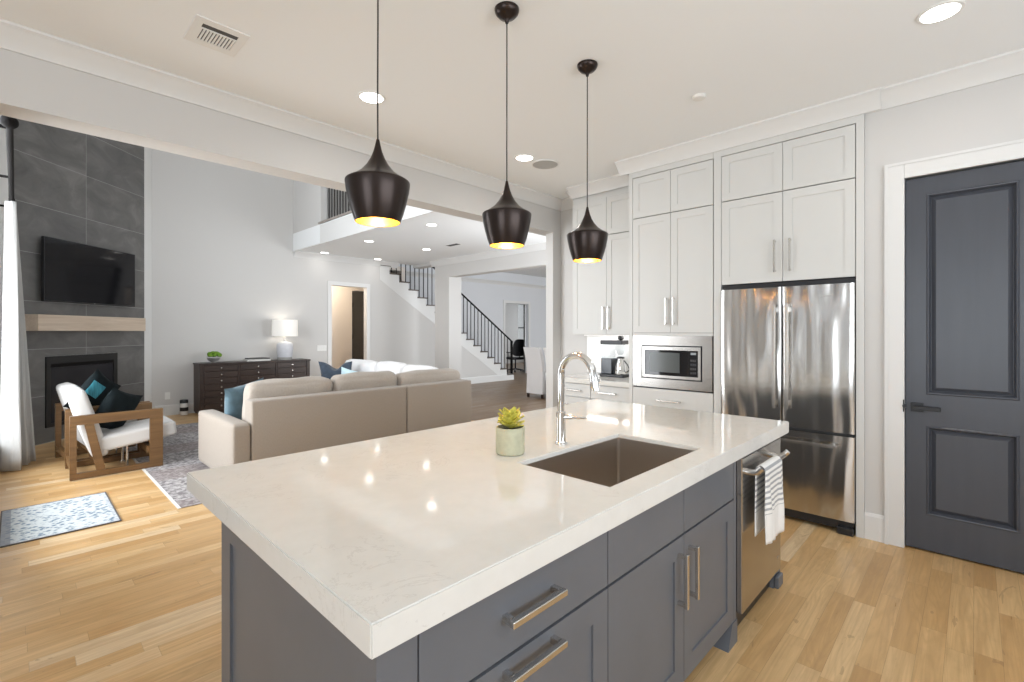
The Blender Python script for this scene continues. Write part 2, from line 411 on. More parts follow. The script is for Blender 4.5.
    def pillow(s, c, w, h, t, rot, n=16, chop=0.0):       # square throw pillow, local x width, z height, y thickness
        vs = []; fs = []; c = Vector(c)
        for sg in (-1, 1):
            for i in range(n+1):
                for j in range(n+1):
                    u = -1+2*i/n; v = -1+2*j/n
                    px = u*(w/2)*(1-0.10*(1-abs(v)**2)*abs(u)**3); pz = v*(h/2)*(1-0.10*(1-abs(u)**2)*abs(v)**3)
                    if chop: pz -= chop*math.exp(-(u/0.35)**2)*max(0, v)**2
                    d = (max(0, 1-abs(u)**2.6)*max(0, 1-abs(v)**2.6))**0.55*t/2
                    d *= 1+0.08*math.sin(u*7+v*4)
                    vs.append(rot @ Vector((px, sg*d, pz)) + c)
        N = (n+1)**2
        for sg in (0, 1):
            for i in range(n):
                for j in range(n):
                    a = sg*N+i*(n+1)+j; f = (a, a+n+1, a+n+2, a+1)
                    fs.append(f if sg == 0 else f[::-1])
        s._add(vs, fs); bmesh.ops.remove_doubles(s.bm, verts=s.bm.verts, dist=1e-5); return s
    def face(s, fc, P, u0, u1, v0, v1, d0, d1, b=0.0):    # a block on a facade: fc 'x' faces -X (u=Y), 'y' faces -Y (u=X); d outwards
        if fc == 'x': return s.box(P-d1, P-d0, u0, u1, v0, v1, b)
        return s.box(u0, u1, P-d1, P-d0, v0, v1, b)
    def shaker(s, fc, P, u0, u1, v0, v1, t=0.02, rail=0.06, rec=0.0065):
        if u0 > u1: u0, u1 = u1, u0
        s.face(fc, P, u0, u1, v0, v1, 0, t-rec)
        bv = 0.0015
        s.face(fc, P, u0, u0+rail, v0, v1, t-rec, t, 0); s.face(fc, P, u1-rail, u1, v0, v1, t-rec, t, 0)
        s.face(fc, P, u0+rail, u1-rail, v0, v0+rail, t-rec, t, 0); s.face(fc, P, u0+rail, u1-rail, v1-rail, v1, t-rec, t, 0)
        return s
    def pull(s, fc, P, u, v, L, vertical=True, proj=0.034, w=0.012):   # bar pull centred at u, v
        for k in (-1, 1):
            uu, vv = (u, v+k*(L/2-0.012)) if vertical else (u+k*(L/2-0.012), v)
            s.face(fc, P, uu-w/2, uu+w/2, vv-w/2, vv+w/2, 0, proj-w)
        if vertical: s.face(fc, P, u-w/2, u+w/2, v-L/2, v+L/2, proj-w, proj, 0.002)
        else: s.face(fc, P, u-L/2, u+L/2, v-w/2, v+w/2, proj-w, proj, 0.002)
        return s
    def build(s, name, m, parent=None, smooth=None, offset=None):
        me = bpy.data.meshes.new(name)
        bmesh.ops.recalc_face_normals(s.bm, faces=s.bm.faces)
        if parent is not None and parent.name in BASE:
            T = BASE[parent.name]; s.bm.transform(T)
        s.bm.to_mesh(me); s.bm.free()
        for q in (m if isinstance(m, list) else [m]): me.materials.append(M[q] if isinstance(q, str) else q)
        if smooth is not None:
            me.polygons.foreach_set('use_smooth', [True]*len(me.polygons)); me.set_sharp_from_angle(angle=math.radians(smooth))
        o = bpy.data.objects.new(name, me); COL.objects.link(o)
        if parent is not None:
            o.parent = parent
            if parent.name in BASE: BASE[o.name] = BASE[parent.name]
        return o
BASE = {}

def tag(o, label, cat, group=None):
    o['label'] = label; o['category'] = cat
    if group: o['group'] = group
    return o
def thing(name, label, cat, loc=(0, 0, 0), rz=0.0, group=None, local=False):
    # local=False: parts are modelled in room coordinates and moved under the Empty; local=True: around the Empty's own origin
    o = bpy.data.objects.new(name, None); COL.objects.link(o); o.empty_display_size = 0.1
    o.location = loc; o.rotation_euler = (0, 0, rz); tag(o, label, cat, group)
    if not local: BASE[o.name] = (Matrix.Translation(loc) @ Matrix.Rotation(rz, 4, 'Z')).inverted()
    return o
def lone(name, mb, m, label, cat, loc, group=None, smooth=None):    # a thing that is one mesh
    mb.bm.transform(Matrix.Translation(loc).inverted())
    o = mb.build(name, m, None, smooth); o.location = loc
    return tag(o, label, cat, group)
def struct(name, mb, m, parent=None, smooth=None):
    o = mb.build(name, m, parent, smooth)
    if parent is None: o['kind'] = 'structure'
    return o
def copy_thing(src, loc, label, rz=None):
    r = src.copy(); COL.objects.link(r); r.location = loc; r['label'] = label
    if rz is not None: r.rotation_euler = (0, 0, rz)
    for ch in list(src.children):
        c = ch.copy(); COL.objects.link(c); c.parent = r
        for g in list(ch.children):
            d = g.copy(); COL.objects.link(d); d.parent = c
    return r

ZC = 3.05            # ceiling height
XB = 4.09            # plane of the cabinet fronts and the pantry wall
YB = 9.88            # long back wall of the living room
XL = 3.88            # edge of the loft
XO = 6.75            # wall with the opening to the dining room

# ------------------------------------------------------------------ room shell
b = MB(); b.box(-3.4, 5.1, -2.4, 16, -0.1, 0); struct('floor', b, 'floor')
b = MB(); b.box(5.1, 18, -2.4, 16, -0.1, 0); struct('floor_dining', b, 'floord')  # same oak plank shader, multiplied darker from here on
b = MB(); b.box(-3.4, 4.85, -2.4, 3.72, ZC, ZC+0.1); struct('ceiling', b, 'ceil')
b = MB(); b.box(XL, 7.0, 3.93, YB, ZC, 3.40); struct('ceiling_loft', b, 'ceil')
b = MB(); b.box(-0.3, 7.0, 3.93, YB+0.2, 6.0, 6.1); struct('ceiling_living', b, 'ceil')
b = MB(); b.box(7.0, 17, 3.0, 16, ZC+0.3, ZC+0.4); struct('ceiling_dining', b, 'ceil')
b = MB(); b.prism([(-2.4, 0), (-0.30, 0), (-0.30, 2.45), (0.346, 2.45), (0.346, 0), (0.545, 0), (0.545, ZC), (-2.4, ZC)], lambda p, q, t: (t, p, q), XB, 4.85); b.box(4.75, 4.85, -0.3, 0.346, 0, 2.45)
struct('wall_pantry', b, 'wall')
b = MB(); b.box(4.73, 4.85, 0.545, 3.72, 0, ZC); b.box(4.578, 4.85, 3.72, 3.83, 0, 2.645); struct('wall_kitchen', b, 'wall')
b = MB(); b.box(-3.4, 7.0, 3.72, 3.93, 2.645, 6.0); struct('wall_header', b, 'wall')
# right hand kitchen wall with a window, seen only from elsewhere
b = MB(); b.box(-3.4, -0.5, -2.4, -2.3, 0, ZC); b.box(2.9, 4.09, -2.4, -2.3, 0, ZC); b.box(-0.5, 2.9, -2.4, -2.3, 0, 0.85); b.box(-0.5, 2.9, -2.4, -2.3, 2.65, ZC)
struct('wall_right', b, 'wall')
b = MB(); b.box(-3.4, -3.3, -2.3, -1.2, 0, ZC); b.box(-3.4, -3.3, 1.1, 2.2, 0, ZC); b.box(-3.4, -3.3, 2.75, 3.72, 0, ZC); b.box(-3.4, -3.3, -1.2, 2.75, 0, 0.4); b.box(-3.4, -3.3, -1.2, 2.75, 2.8, ZC)
struct('wall_breakfast', b, 'wall')
b = MB(); b.box(-3.4, -0.3, 3.72, 3.93, 0, 2.645); struct('wall_return', b, 'wall')
# living room window wall
b = MB(); b.box(-0.30, -0.14, 3.93, 4.2, 0, 6); b.box(-0.30, -0.14, 7.2, 10.0, 0, 6); b.box(-0.30, -0.14, 4.2, 7.2, 0, 0.3); b.box(-0.30, -0.14, 4.2, 7.2, 5.2, 6)
struct('wall_left', b, 'wall')
def window(name, fn, u0, u1, v0, v1, nu, nv):
    b = MB(); w_ = 0.05
    for k in range(nu+1):
        u = u0+(u1-u0)*k/nu; b.prism([(u-w_/2, v0), (u+w_/2, v0), (u+w_/2, v1), (u-w_/2, v1)], fn, -0.03, 0.03)
    for k in range(nv+1):
        v = v0+(v1-v0)*k/nv; b.prism([(u0, v-w_/2), (u1, v-w_/2), (u1, v+w_/2), (u0, v+w_/2)], fn, -0.028, 0.028)
    o = struct(name, b, 'iron')
    g = MB(); g.prism([(u0, v0), (u1, v0), (u1, v1), (u0, v1)], fn, -0.004, 0.004); g.build('pane', 'glass', o)
window('window_1', lambda u, v, t: (-0.24+t, u, v), 4.2, 7.2, 0.3, 5.2, 3, 5)
window('window_2', lambda u, v, t: (-3.35+t, u, v), -1.2, 1.1, 0.4, 2.8, 3, 2)
window('added_window_6', lambda u, v, t: (-3.35+t, u, v), 2.2, 2.75, 0.4, 2.8, 1, 2)  # unseen narrow window added for bright streaks reflected in the fridge
window('window_3', lambda u, v, t: (u, -2.35+t, v), -0.5, 2.9, 0.85, 2.65, 4, 2)
# long back wall: full height at the living room, then under the stair flight
RIS, RUN, SX = 0.1755, 0.261, 10.27
sl = RIS/RUN
def zdiag(x): return 0.02 + (SX-x)*sl
b = MB()
D0, D1 = 4.68, 5.50
xk = SX-(ZC-0.02)/sl
fnw = lambda p, q, t: (p, t, q)
b.prism([(-0.3, 0), (D0, 0), (D0, 6), (-0.3, 6)], fnw, YB, YB+0.12)
b.prism([(D0, 2.42), (D1, 2.42), (D1, ZC), (D0, ZC)], fnw, YB, YB+0.12)
b.prism([(D1, 0), (SX-0.05, 0), (SX-0.05, 0.03), (xk, ZC), (D1, ZC)], fnw, YB, YB+0.12)
struct('wall_back', b, 'wall')
b = MB(); b.box(XL, XL+0.12, 8.62, YB, 3.40, 6.0); struct('wall_loft', b, 'wall')
b = MB(); b.box(XO, 7.0, 3.97, YB, 3.40, 6.0); b.box(D0, XO, YB, YB+0.12, 3.4, 6.0); struct('wall_upper', b, 'wall')
b = MB(); b.box(4.85, 5.1, 3.86, 3.97, 0, 2.63); b.box(6.5, XO, 3.86, 3.97, 0, 2.63); b.box(5.1, 6.5, 3.86, 3.97, 0, 0.6); b.box(5.1, 6.5, 3.86, 3.97, 2.5, 2.63); struct('wall_hall_side', b, 'wall')
window('added_window_7', lambda u, v, t: (u, 3.91+t, v), 5.1, 6.5, 0.6, 2.5, 2, 2)  # unseen window added for the fill lamp that lifts the loft ceiling
# opening wall: column, header, right part
b = MB(); b.box(XO, XO+0.36, 8.48, 9.00, 0, ZC); b.box(XO, XO+0.22, 5.3, 8.48, 2.66, ZC); b.box(XO, XO+0.22, 3.97, 5.3, 0, ZC)
b.box(XO, XO+0.22, 9.0, YB, 2.98, ZC)
struct('wall_opening', b, 'wall')
# far walls of the stair hall, the dining room and the office
YF = 11.0
b = MB(); b.box(6.6, 11.07, YF, YF+0.12, 0, 3.4); b.box(12.2, 17, YF, YF+0.12, 0, 3.4); b.box(11.07, 12.2, YF, YF+0.12, 2.36, 3.4)
struct('wall_far', b, mat('wall_cool_paint', (0.66, 0.675, 0.70), 0.75))
b = MB(); b.box(16.5, 16.6, 3.0, 12.0, 0, 3.4); b.box(16.5, 16.6, 14.6, 16, 0, 3.4); b.box(16.5, 16.6, 12.0, 14.6, 2.75, 3.4); b.box(16.5, 16.6, 12.0, 14.6, 0, 0.5); struct('wall_end', b, 'wall')
window('window_4', lambda u, v, t: (16.55+t, u, v), 12.0, 14.6, 0.5, 2.75, 2, 2)
b = MB(); b.box(9.5, 15.95, 15.0, 15.1, 0, 3.4); b.box(16.42, 16.5, 15.0, 15.1, 0, 3.4); b.box(15.95, 16.42, 15.0, 15.1, 2.7, 3.4); b.box(15.95, 16.42, 15.0, 15.1, 0, 0.5); struct('wall_office', b, 'wall')
window('window_5', lambda u, v, t: (u, 15.05+t, v), 15.95, 16.42, 0.5, 2.7, 1, 2)
b = MB(); b.box(6.97, 8.8, 3.0, 3.1, 0, 3.4); b.box(13.2, 16.5, 3.0, 3.1, 0, 3.4); b.box(8.8, 13.2, 3.0, 3.1, 2.9, 3.4); b.box(8.8, 13.2, 3.0, 3.1, 0, 0.5); struct('wall_dining', b, 'wall')
# little hall behind the living room doorway
b = MB(); b.box(4.2, 5.84, 11.2, 11.3, 0, 2.9); b.box(6.22, 6.55, 11.2, 11.3, 0, 2.9); b.box(5.84, 6.22, 11.2, 11.3, 2.46, 2.9); b.box(4.1, 4.2, YB+0.12, 11.3, 0, 2.9); b.box(6.5, 6.6, YB+0.12, 11.3, 0, 2.9); b.box(4.1, 6.6, YB+0.12, 11.3, 2.9, 3.0)
struct('wall_hall', b, 'hall')
t = MB(); t.box(5.85, 6.21, 11.19, 11.23, 0.01, 2.45); dh = struct('door_2', t, 'door2')
t = MB(); t.lathe([(0.012, -0.06), (0.03, -0.05), (0.03, -0.02), (0.012, 0)], (6.16, 11.19, 1.0), 16, 'y'); t.build('door_knob', 'iron', dh, 40)
t = MB()
for z in (0.5, 1.3, 2.1): t.box(5.842, 5.856, 11.175, 11.19, z-0.05, z+0.05)
t.build('hinge', 'iron', dh)

# corner fireplace wall at 45 degrees: local x along the wall, local -y towards the room
FW = Matrix.Translation((0.18, 8.468, 0)) @ Matrix.Rotation(PI/4, 4, 'Z')
def fwall(o): o.matrix_world = FW; return o
b = MB(); b.box(-0.5, 2.12, 0.012, 0.16, 0, 6.0); b.box(1.80, 1.94, -0.004, 0.012, 0, 6.0); b.box(-0.5, -0.345, -0.002, 0.012, 0, 6.0); fwall(struct('wall_fireplace', b, 'trim'))
b = MB(); b.box(-0.344, 0.11, 0, 0.0115, 0.0, 6.0); b.box(1.25, 1.80, 0, 0.0115, 0, 6.0); b.box(0.11, 1.25, 0, 0.0115, 1.11, 6.0); b.box(0.11, 1.25, 0, 0.0115, 0, 0.19)
o = fwall(struct('wall_fireplace_tile', b, 'tile'))

# crown mouldings, casings, baseboards
CROWN = [(0, -0.115), (0.012, -0.115), (0.018, -0.098), (0.045, -0.062), (0.075, -0.03), (0.088, -0.018), (0.095, -0.014), (0.095, 0), (0, 0)]
def crown(name, segs, z=ZC):
    b = MB()
    for p0, p1, nrm in segs:                 # wall line p0-p1, room side normal
        p0 = Vector(p0); p1 = Vector(p1); nv = Vector(nrm); ln = (p1-p0)
        b.prism(CROWN, lambda p, q, t: (p0.x+ln.x*t+nv.x*p, p0.y+ln.y*t+nv.y*p, z+q), 0, 1)
    return struct(name, b, 'trim', smooth=25)
crown('trim_1', [((-3.3, 3.72), (4.73, 3.72), (0, -1)), ((4.73, 3.30), (4.73, 3.72), (-1, 0))])
crown('trim_2', [((XB, -2.3), (XB, 0.545), (-1, 0)), ((XB-0.022, 0.45), (XB-0.022, 2.47), (-1, 0)), ((XB-0.022, 2.39), (4.42, 2.39), (0, 1)), ((4.40, 2.30), (4.40, 3.30), (-1, 0))])
crown('trim_3', [((4.40, 3.298), (4.73, 3.298), (0, 1))])
crown('trim_4', [((XL+0.01, YB), (6.3, YB), (0, -1)), ((XO, 3.97), (XO, 9.1), (-1, 0))])
crown('trim_5', [((7.0, YF), (16.5, YF), (0, -1))])
def base(name, segs, h=0.18):
    b = MB()
    for p0, p1, nrm in segs:
        p0 = Vector(p0); p1 = Vector(p1); nv = Vector(nrm); ln = (p1-p0)
        b.prism([(0, 0), (0.016, 0), (0.016, h-0.02), (0.008, h), (0, h)], lambda p, q, t: (p0.x+ln.x*t+nv.x*p, p0.y+ln.y*t+nv.y*p, q), 0, 1)
    return struct(name, b, 'trim')
base('baseboard_back', [((1.62, YB), (D0-0.09, YB), (0, -1)), ((D1+0.09, YB), (10.2, YB), (0, -1))])
base('baseboard_pantry', [((XB, 0.43), (XB, 0.545), (-1, 0))])
base('baseboard_far', [((12.3, YF), (16.5, YF), (0, -1))])
b = MB()                                      # pantry door casing
b.box(XB-0.02, XB, 0.331, 0.428, 0, 2.54, 0.003); b.box(XB-0.02, XB, -0.40, -0.302, 0, 2.54, 0.003); b.box(XB-0.02, XB, -0.302, 0.331, 2.442, 2.54, 0.003)
b.box(XB-0.026, XB, 0.415, 0.434, 0, 2.55); b.box(XB-0.026, XB, -0.40, 0.4149, 2.532, 2.55)
b.box(XB, XB+0.1, 0.331, 0.345, 0, 2.44)
struct('trim_6', b, 'trim')
b = MB(); b.box(D0-0.085, D0, YB-0.02, YB, 0, 2.505); b.box(D1, D1+0.085, YB-0.02, YB, 0, 2.505); b.box(D0, D1, YB-0.02, YB, 2.42, 2.505); struct('trim_7', b, 'trim')
b = MB(); b.box(10.98, 11.07, YF-0.02, YF, 0, 2.45); b.box(12.2, 12.29, YF-0.02, YF, 0, 2.45); b.box(11.07, 12.2, YF-0.02, YF, 2.36, 2.45); struct('trim_8', b, 'trim')
# loft fascia and cap
b = MB(); b.box(XL-0.012, XL, 4.0, 8.62, 3.045, 3.375); b.box(XL-0.02, XL, 4.0, YB, 3.03, 3.05); struct('trim_9', b, 'trim')
b = MB(); b.box(4.70, 4.73, 2.39, 3.30, 0.953, 1.39); struct('trim_10', b, 'splash')

# pantry door
b = MB()
xd = XB+0.012; y0, y1 = -0.298, 0.327
st = 0.108; rails = (0.245, 0.815, 1.025, 2.32)
t = 0.04
b.box(xd+0.022, xd+t, y0, y1, 0.012, 2.432)
for (ya, yb, za, zb) in ((y0, y0+st, 0.012, 2.432), (y1-st, y1, 0.012, 2.432), (y0+st, y1-st, 0.012, rails[0]), (y0+st, y1-st, rails[1], rails[2]), (y0+st, y1-st, rails[3], 2.432)):
    b.box(xd, xd+0.022, ya, yb, za, zb)
def frustum(ya, yb, za, zb, ins, xa, xb):     # sloping raised panel: base at xa, face inset by ins at xb
    V = [(xa, ya, za), (xa, yb, za), (xa, yb, zb), (xa, ya, zb), (xb, ya+ins, za+ins), (xb, yb-ins, za+ins), (xb, yb-ins, zb-ins), (xb, ya+ins, zb-ins)]
    b._add(V, [(4, 5, 6, 7)]+[(k, (k+1) % 4, 4+(k+1) % 4, 4+k) for k in range(4)])
for za, zb in ((rails[0], rails[1]), (rails[2], rails[3])):
    ya, yb = y0+st, y1-st
    frustum(ya+0.022, yb-0.022, za+0.022, zb-0.022, 0.022, xd+0.0219, xd+0.007)
    m_ = 0.020                                # mitred moulding frame standing slightly proud
    P4 = lambda d, x: [(x, ya+d, za+d), (x, yb-d, za+d), (x, yb-d, zb-d), (x, ya+d, zb-d)]
    V = P4(-0.004, xd) + P4(0.003, xd-0.006) + P4(0.009, xd-0.005) + P4(m_, xd+0.0215)
    b._add(V, [(r_*4+k, r_*4+(k+1) % 4, (r_+1)*4+(k+1) % 4, (r_+1)*4+k) for r_ in range(3) for k in range(4)])
pd = struct('door_1', b, 'door')
b = MB(); b.box(xd-0.010, xd, 0.235, 0.30, 0.905, 0.965, 0.002)
b.tube([(xd-0.01, 0.268, 0.935), (xd-0.05, 0.268, 0.935)], 0.010, 12); b.box(xd-0.060, xd-0.044, 0.15, 0.282, 0.922, 0.948, 0.003)
b.build('door_handle', 'black', pd)
b = MB(); b.lathe([(0.012, -0.012), (0.012, 0)], (XB-0.02, 0.329, 0.94), 12, 'x'); b.box(XB-0.021, XB-0.018, 0.331, 0.338, 0.90, 0.98); b.build('latch_plate', 'black', pd)

# ------------------------------------------------------------------ kitchen island
IX0, IX1, IY0, IY1, IZ0, IZ1 = 0.433, 3.074, 0.762, 2.072, 0.850, 0.915
SX0, SX1, SY0, SY1 = 1.368, 2.105, 0.870, 1.290
b = MB()
def rect(x0, x1, y0, y1, z): return [(x0, y0, z), (x1, y0, z), (x1, y1, z), (x0, y1, z)]
ZS, AP = 0.897, 0.045                         # slab underside at the sink, apron width
V = rect(IX0, IX1, IY0, IY1, IZ1) + rect(SX0, SX1, SY0, SY1, IZ1) + rect(IX0, IX1, IY0, IY1, IZ0) + rect(IX0+AP, IX1-AP, IY0+AP, IY1-AP, IZ0) + rect(IX0+AP, IX1-AP, IY0+AP, IY1-AP, ZS) + rect(SX0, SX1, SY0, SY1, ZS)
F = []
for a_, b_ in ((0, 4), (8, 0), (12, 8), (16, 12), (20, 16), (4, 20)):
    for k in range(4): F.append((a_+k, a_+(k+1) % 4, b_+(k+1) % 4, b_+k))
vv = b._add(V, F)
ring = lambda a_: {frozenset((a_+k, a_+(k+1) % 4)) for k in range(4)}
want = ring(0) | ring(8) | ring(4) | {frozenset((k, 8+k)) for k in range(4)}
ix = {v: i for i, v in enumerate(vv)}
bmesh.ops.bevel(b.bm, geom=[e for e in b.bm.edges if frozenset((ix[e.verts[0]], ix[e.verts[1]])) in want], offset=0.0035, segments=2, affect='EDGES')
lone('island_countertop', b, 'quartz', 'thick white quartz worktop covering the grey kitchen island', 'countertop', ((IX0+IX1)/2, (IY0+IY1)/2, IZ0))

FY = 0.79             # plane of the island fronts
CY1 = 1.745           # seating side of the cabinets
# drawer unit with the island's end panel
u = thing('drawer_cabinet', 'grey island drawer unit with two wide drawers, beside the sink cabinet', 'cabinet', (0.85, 1.25, 0))
b = MB(); b.box(0.488, 1.233, FY+0.02, CY1, 0.10, IZ0-0.003); b.box(0.488, 1.233, FY+0.09, CY1-0.02, 0, 0.10); b.build('body', 'isl', u)
b = MB(); b.box(0.468, 0.488, FY, CY1, 0.0, IZ0-0.003)
for (y0_, y1_, z0_, z1_) in ((FY, FY+0.085, 0, 0.849), (CY1-0.085, CY1, 0, 0.849), (FY+0.085, CY1-0.085, 0, 0.13), (FY+0.085, CY1-0.085, 0.775, 0.849)):
    b.box(0.460, 0.468, y0_, y1_, z0_, z1_)
b.build('end_panel', 'isl', u)
b = MB(); b.box(0.488, 0.550, FY, FY+0.02, 0.0, IZ0-0.003); b.build('corner_stile', 'isl', u)
def front(name, parent, u0, u1, v0, v1, rail, hu=None, hv=None, L=0.0, vert=False, m='isl', fc='y', P=FY+0.02, t=0.02, hm='nickel', proj=0.036, hw=0.013):
    b = MB()
    if rail: b.shaker(fc, P, u0, u1, v0, v1, t, rail)
    else: b.face(fc, P, u0, u1, v0, v1, 0, t, 0.002)
    d = b.build(name, m, parent)
    if hu is not None:
        h = MB(); h.pull(fc, P-t, hu, hv, L, vert, proj, hw); h.build('handle', hm, d)
    return d
front('drawer', u, 0.554, 1.231, 0.668, 0.846, 0, 0.882, 0.762, 0.200, proj=0.042, hw=0.016)
front('drawer', u, 0.554, 1.231, 0.105, 0.660, 0.075, 0.882, 0.630, 0.200, proj=0.042, hw=0.016)
# sink cabinet
u = thing('sink_cabinet', 'grey island sink cabinet with paired doors under two false drawer fronts', 'cabinet', (1.75, 1.25, 0))
b = MB(); b.box(1.238, 2.285, FY+0.02, 0.84, 0.10, IZ0-0.003); b.box(1.238, 2.285, 1.33, CY1, 0.10, IZ0-0.003); b.box(1.238, 2.285, FY+0.09, CY1-0.02, 0, 0.10); b.box(1.238, 2.285, 0.84, 1.33, 0.10, 0.62); b.build('body', 'isl', u)
front('drawer_front', u, 1.235, 1.754, 0.668, 0.846, 0)
front('drawer_front', u, 1.758, 2.276, 0.668, 0.846, 0)
front('door', u, 1.235, 1.754, 0.105, 0.660, 0.075, 1.708, 0.512, 0.200, True, proj=0.040, hw=0.014)
front('door', u, 1.758, 2.276, 0.105, 0.660, 0.075, 1.800, 0.512, 0.200, True, proj=0.040, hw=0.014)
b = MB(); b.box(2.279, 2.308, FY, FY+0.02, 0.0, IZ0-0.003); b.build('stile', 'isl', u)
b = MB(); b.prism([(2.20, 0.0), (2.312, 0.0), (2.312, 0.104), (2.25, 0.104)], lambda p, q, t: (p, t, q), FY-0.004, FY+0.07); b.build('foot', 'isl', u)
# end frame around the dishwasher
u = thing('island_end_frame', 'grey end panel and back of the island enclosing the dishwasher', 'cabinet', (2.98, 1.3, 0))
b = MB(); b.box(2.925, 3.045, FY+0.012, CY1, 0.0, IZ0-0.003); b.build('end_panel', 'isl', u)
b = MB(); b.box(2.292, 2.925, 1.38, CY1, 0.0, IZ0-0.003); b.build('back_panel', 'isl', u)
b = MB(); b.box(2.93, 3.02, FY-0.012, FY+0.011, 0.0, 0.065, 0.006); b.build('foot', 'isl', u)
# dishwasher
u = thing('dishwasher', 'stainless dishwasher with a curved bar handle, built into the island end', 'dishwasher', (2.61, 1.05, 0))
b = MB(); b.box(2.316, 2.918, FY+0.005, 1.36, 0.09, 0.846); b.build('tub', 'black', u)
b = MB(); b.box(2.314, 2.920, FY-0.025, FY+0.004, 0.13, 0.846, 0.004); b.build('door', 'dwsteel', u)
b = MB(); b.box(2.318, 2.916, FY+0.03, FY+0.06, 0.01, 0.088); b.build('kick_plate', 'black', u)
HY = FY-0.025-0.05
h = MB(); h.tube([(2.37, HY, 0.785), (2.79, HY, 0.785)], 0.0135, 16)
for x in (2.375, 2.785):
    s_ = 1 if x > 2.6 else -1
    h.tube([(x, FY-0.024, 0.775), (x, FY-0.05, 0.775), (x+0.004*s_, HY, 0.785), (x+0.006*s_, HY-0.018, 0.806)], [0.016, 0.015, 0.015, 0.013], 12)
h.build('handle', 'nickel', u, 50)
b = MB(); b.box(2.86, 2.885, FY-0.0265, FY-0.025, 0.20, 0.21); b.build('badge', 'nickel', u)
# towel over the handle
def towel(name, x0, x1, drop_f, drop_b):
    b = MB(); cy, cz, r = HY, 0.785, 0.019
    path = []
    n = 20
    for i in range(n+1): path.append((cy-r-0.004, cz-drop_f+drop_f*i/n))
    for i in range(1, 8): a = PI*i/8; path.append((cy-r*math.cos(a), cz+r*math.sin(a)))
    for i in range(n+1): path.append((cy+r, cz-drop_b*i/n))
    m = 26; V = []
    for i, (y, z) in enumerate(path):
        for j in range(m+1):
            q = j/m; k = min(1.0, max(0.0, (cz-z)/0.2))
            front_side = i <= n
            wv = 0.009*k*math.sin(q*9+0.5)+0.005*k*math.sin(q*19+z*7)
            dx = 0.018*k*(q-0.5)
            V.append((x0+(x1-x0)*q+dx, y-(abs(wv)+wv*0.3 if front_side else 0)*1.0, z-(0.012*math.sin(q*3.0)*k if front_side else 0)))
    F = [(i*(m+1)+j, i*(m+1)+j+1, (i+1)*(m+1)+j+1, (i+1)*(m+1)+j) for i in range(len(path)-1) for j in range(m)]
    b._add(V, F)
    o = b.build(name, 'towel', None, 60)
    o.data.transform(Matrix.Translation((-(x0+x1)/2, -cy, -cz))); o.location = ((x0+x1)/2, cy, cz)
    sm = o.modifiers.new('s', 'SOLIDIFY'); sm.thickness = 0.004; sm.offset = 0
    return o
tw = towel('dish_towel', 2.40, 2.66, 0.335, 0.31)
tag(tw, 'white dish towel with grey stripes hanging on the dishwasher handle', 'towel')
# undermount sink
u = thing('kitchen_sink', 'stainless undermount sink basin set into the white island top', 'sink', ((SX0+SX1)/2, (SY0+SY1)/2, 0.66))
b = MB(); zf = 0.655; th = 0.006; x0, x1, y0, y1 = SX0-0.004, SX1+0.004, SY0-0.004, SY1+0.004
b.box(x0, x1, y0, y1, zf, zf+th); b.box(x0-th, x0, y0-th, y1+th, zf, 0.8965); b.box(x1, x1+th, y0-th, y1+th, zf, 0.8965); b.box(x0, x1, y0-th, y0, zf, 0.8965); b.box(x0, x1, y1, y1+th, zf, 0.8965)
b.build('basin', 'sinks', u)
for cx, cy, a in ((x0, y0, 0), (x1, y0, 1), (x1, y1, 2), (x0, y1, 3)):   # rounded inner corners
    sx = 1 if a in (0, 3) else -1; sy = 1 if a in (0, 1) else -1; R = 0.012
    pts = [(cx, cy)] + [(cx+sx*(R-R*math.sin(q*PI/12)), cy+sy*(R-R*math.cos(q*PI/12))) for q in range(7)]
    b = MB(); b.prism(pts, lambda p, q, t: (p, q, t), zf+th, 0.8965); b.build('corner_fillet', 'sinks', u, 40)
b = MB(); b.lathe([(0.045, 0), (0.045, 0.003), (0.03, 0.004), (0.025, 0.001)], (1.74, 1.13, zf+th), 24); b.build('drain', 'nickel', u, 40)
# faucet
fx, fy = 1.735, 1.362
u = thing('kitchen_faucet', 'chrome gooseneck pull-down faucet behind the island sink', 'faucet', (fx, fy, IZ1))
b = MB(); b.lathe([(0.030, 0.001), (0.030, 0.006), (0.024, 0.010), (0.022, 0.02), (0.022, 0.145), (0.017, 0.15)], (fx, fy, IZ1), 28); b.build('base', 'chrome', u, 40)
R = 0.088
arc = [(fx, fy, IZ1+0.15), (fx, fy, 1.20)] + [(fx, fy-R+R*math.cos(a*PI/16), 1.235+R*math.sin(a*PI/16)) for a in range(0, 16)]
b = MB(); b.tube(arc, 0.016, 18); b.build('spout', 'chrome', u, 50)
p0 = Vector(arc[-1]); b = MB(); b.tube([p0, p0+Vector((0, -0.004, -0.02)), p0+Vector((0, -0.011, -0.055)), p0+Vector((0, -0.015, -0.078))], [0.017, 0.019, 0.0195, 0.0175], 18); sh = b.build('spray_head', 'chrome', u, 50)
b = MB(); b.box(fx+0.012, fx+0.0195, p0.y-0.022, p0.y-0.008, p0.z-0.05, p0.z-0.028, 0.002); b.build('button', 'black', sh)
b = MB(); b.tube([(fx, fy-0.01, IZ1+0.122), (fx+0.03, fy-0.035, IZ1+0.122)], 0.013, 16); b.tube([(fx+0.03, fy-0.035, IZ1+0.122), (fx+0.075, fy-0.085, IZ1+0.118)], [0.0065, 0.0055], 12); b.build('lever', 'chrome', u, 50)
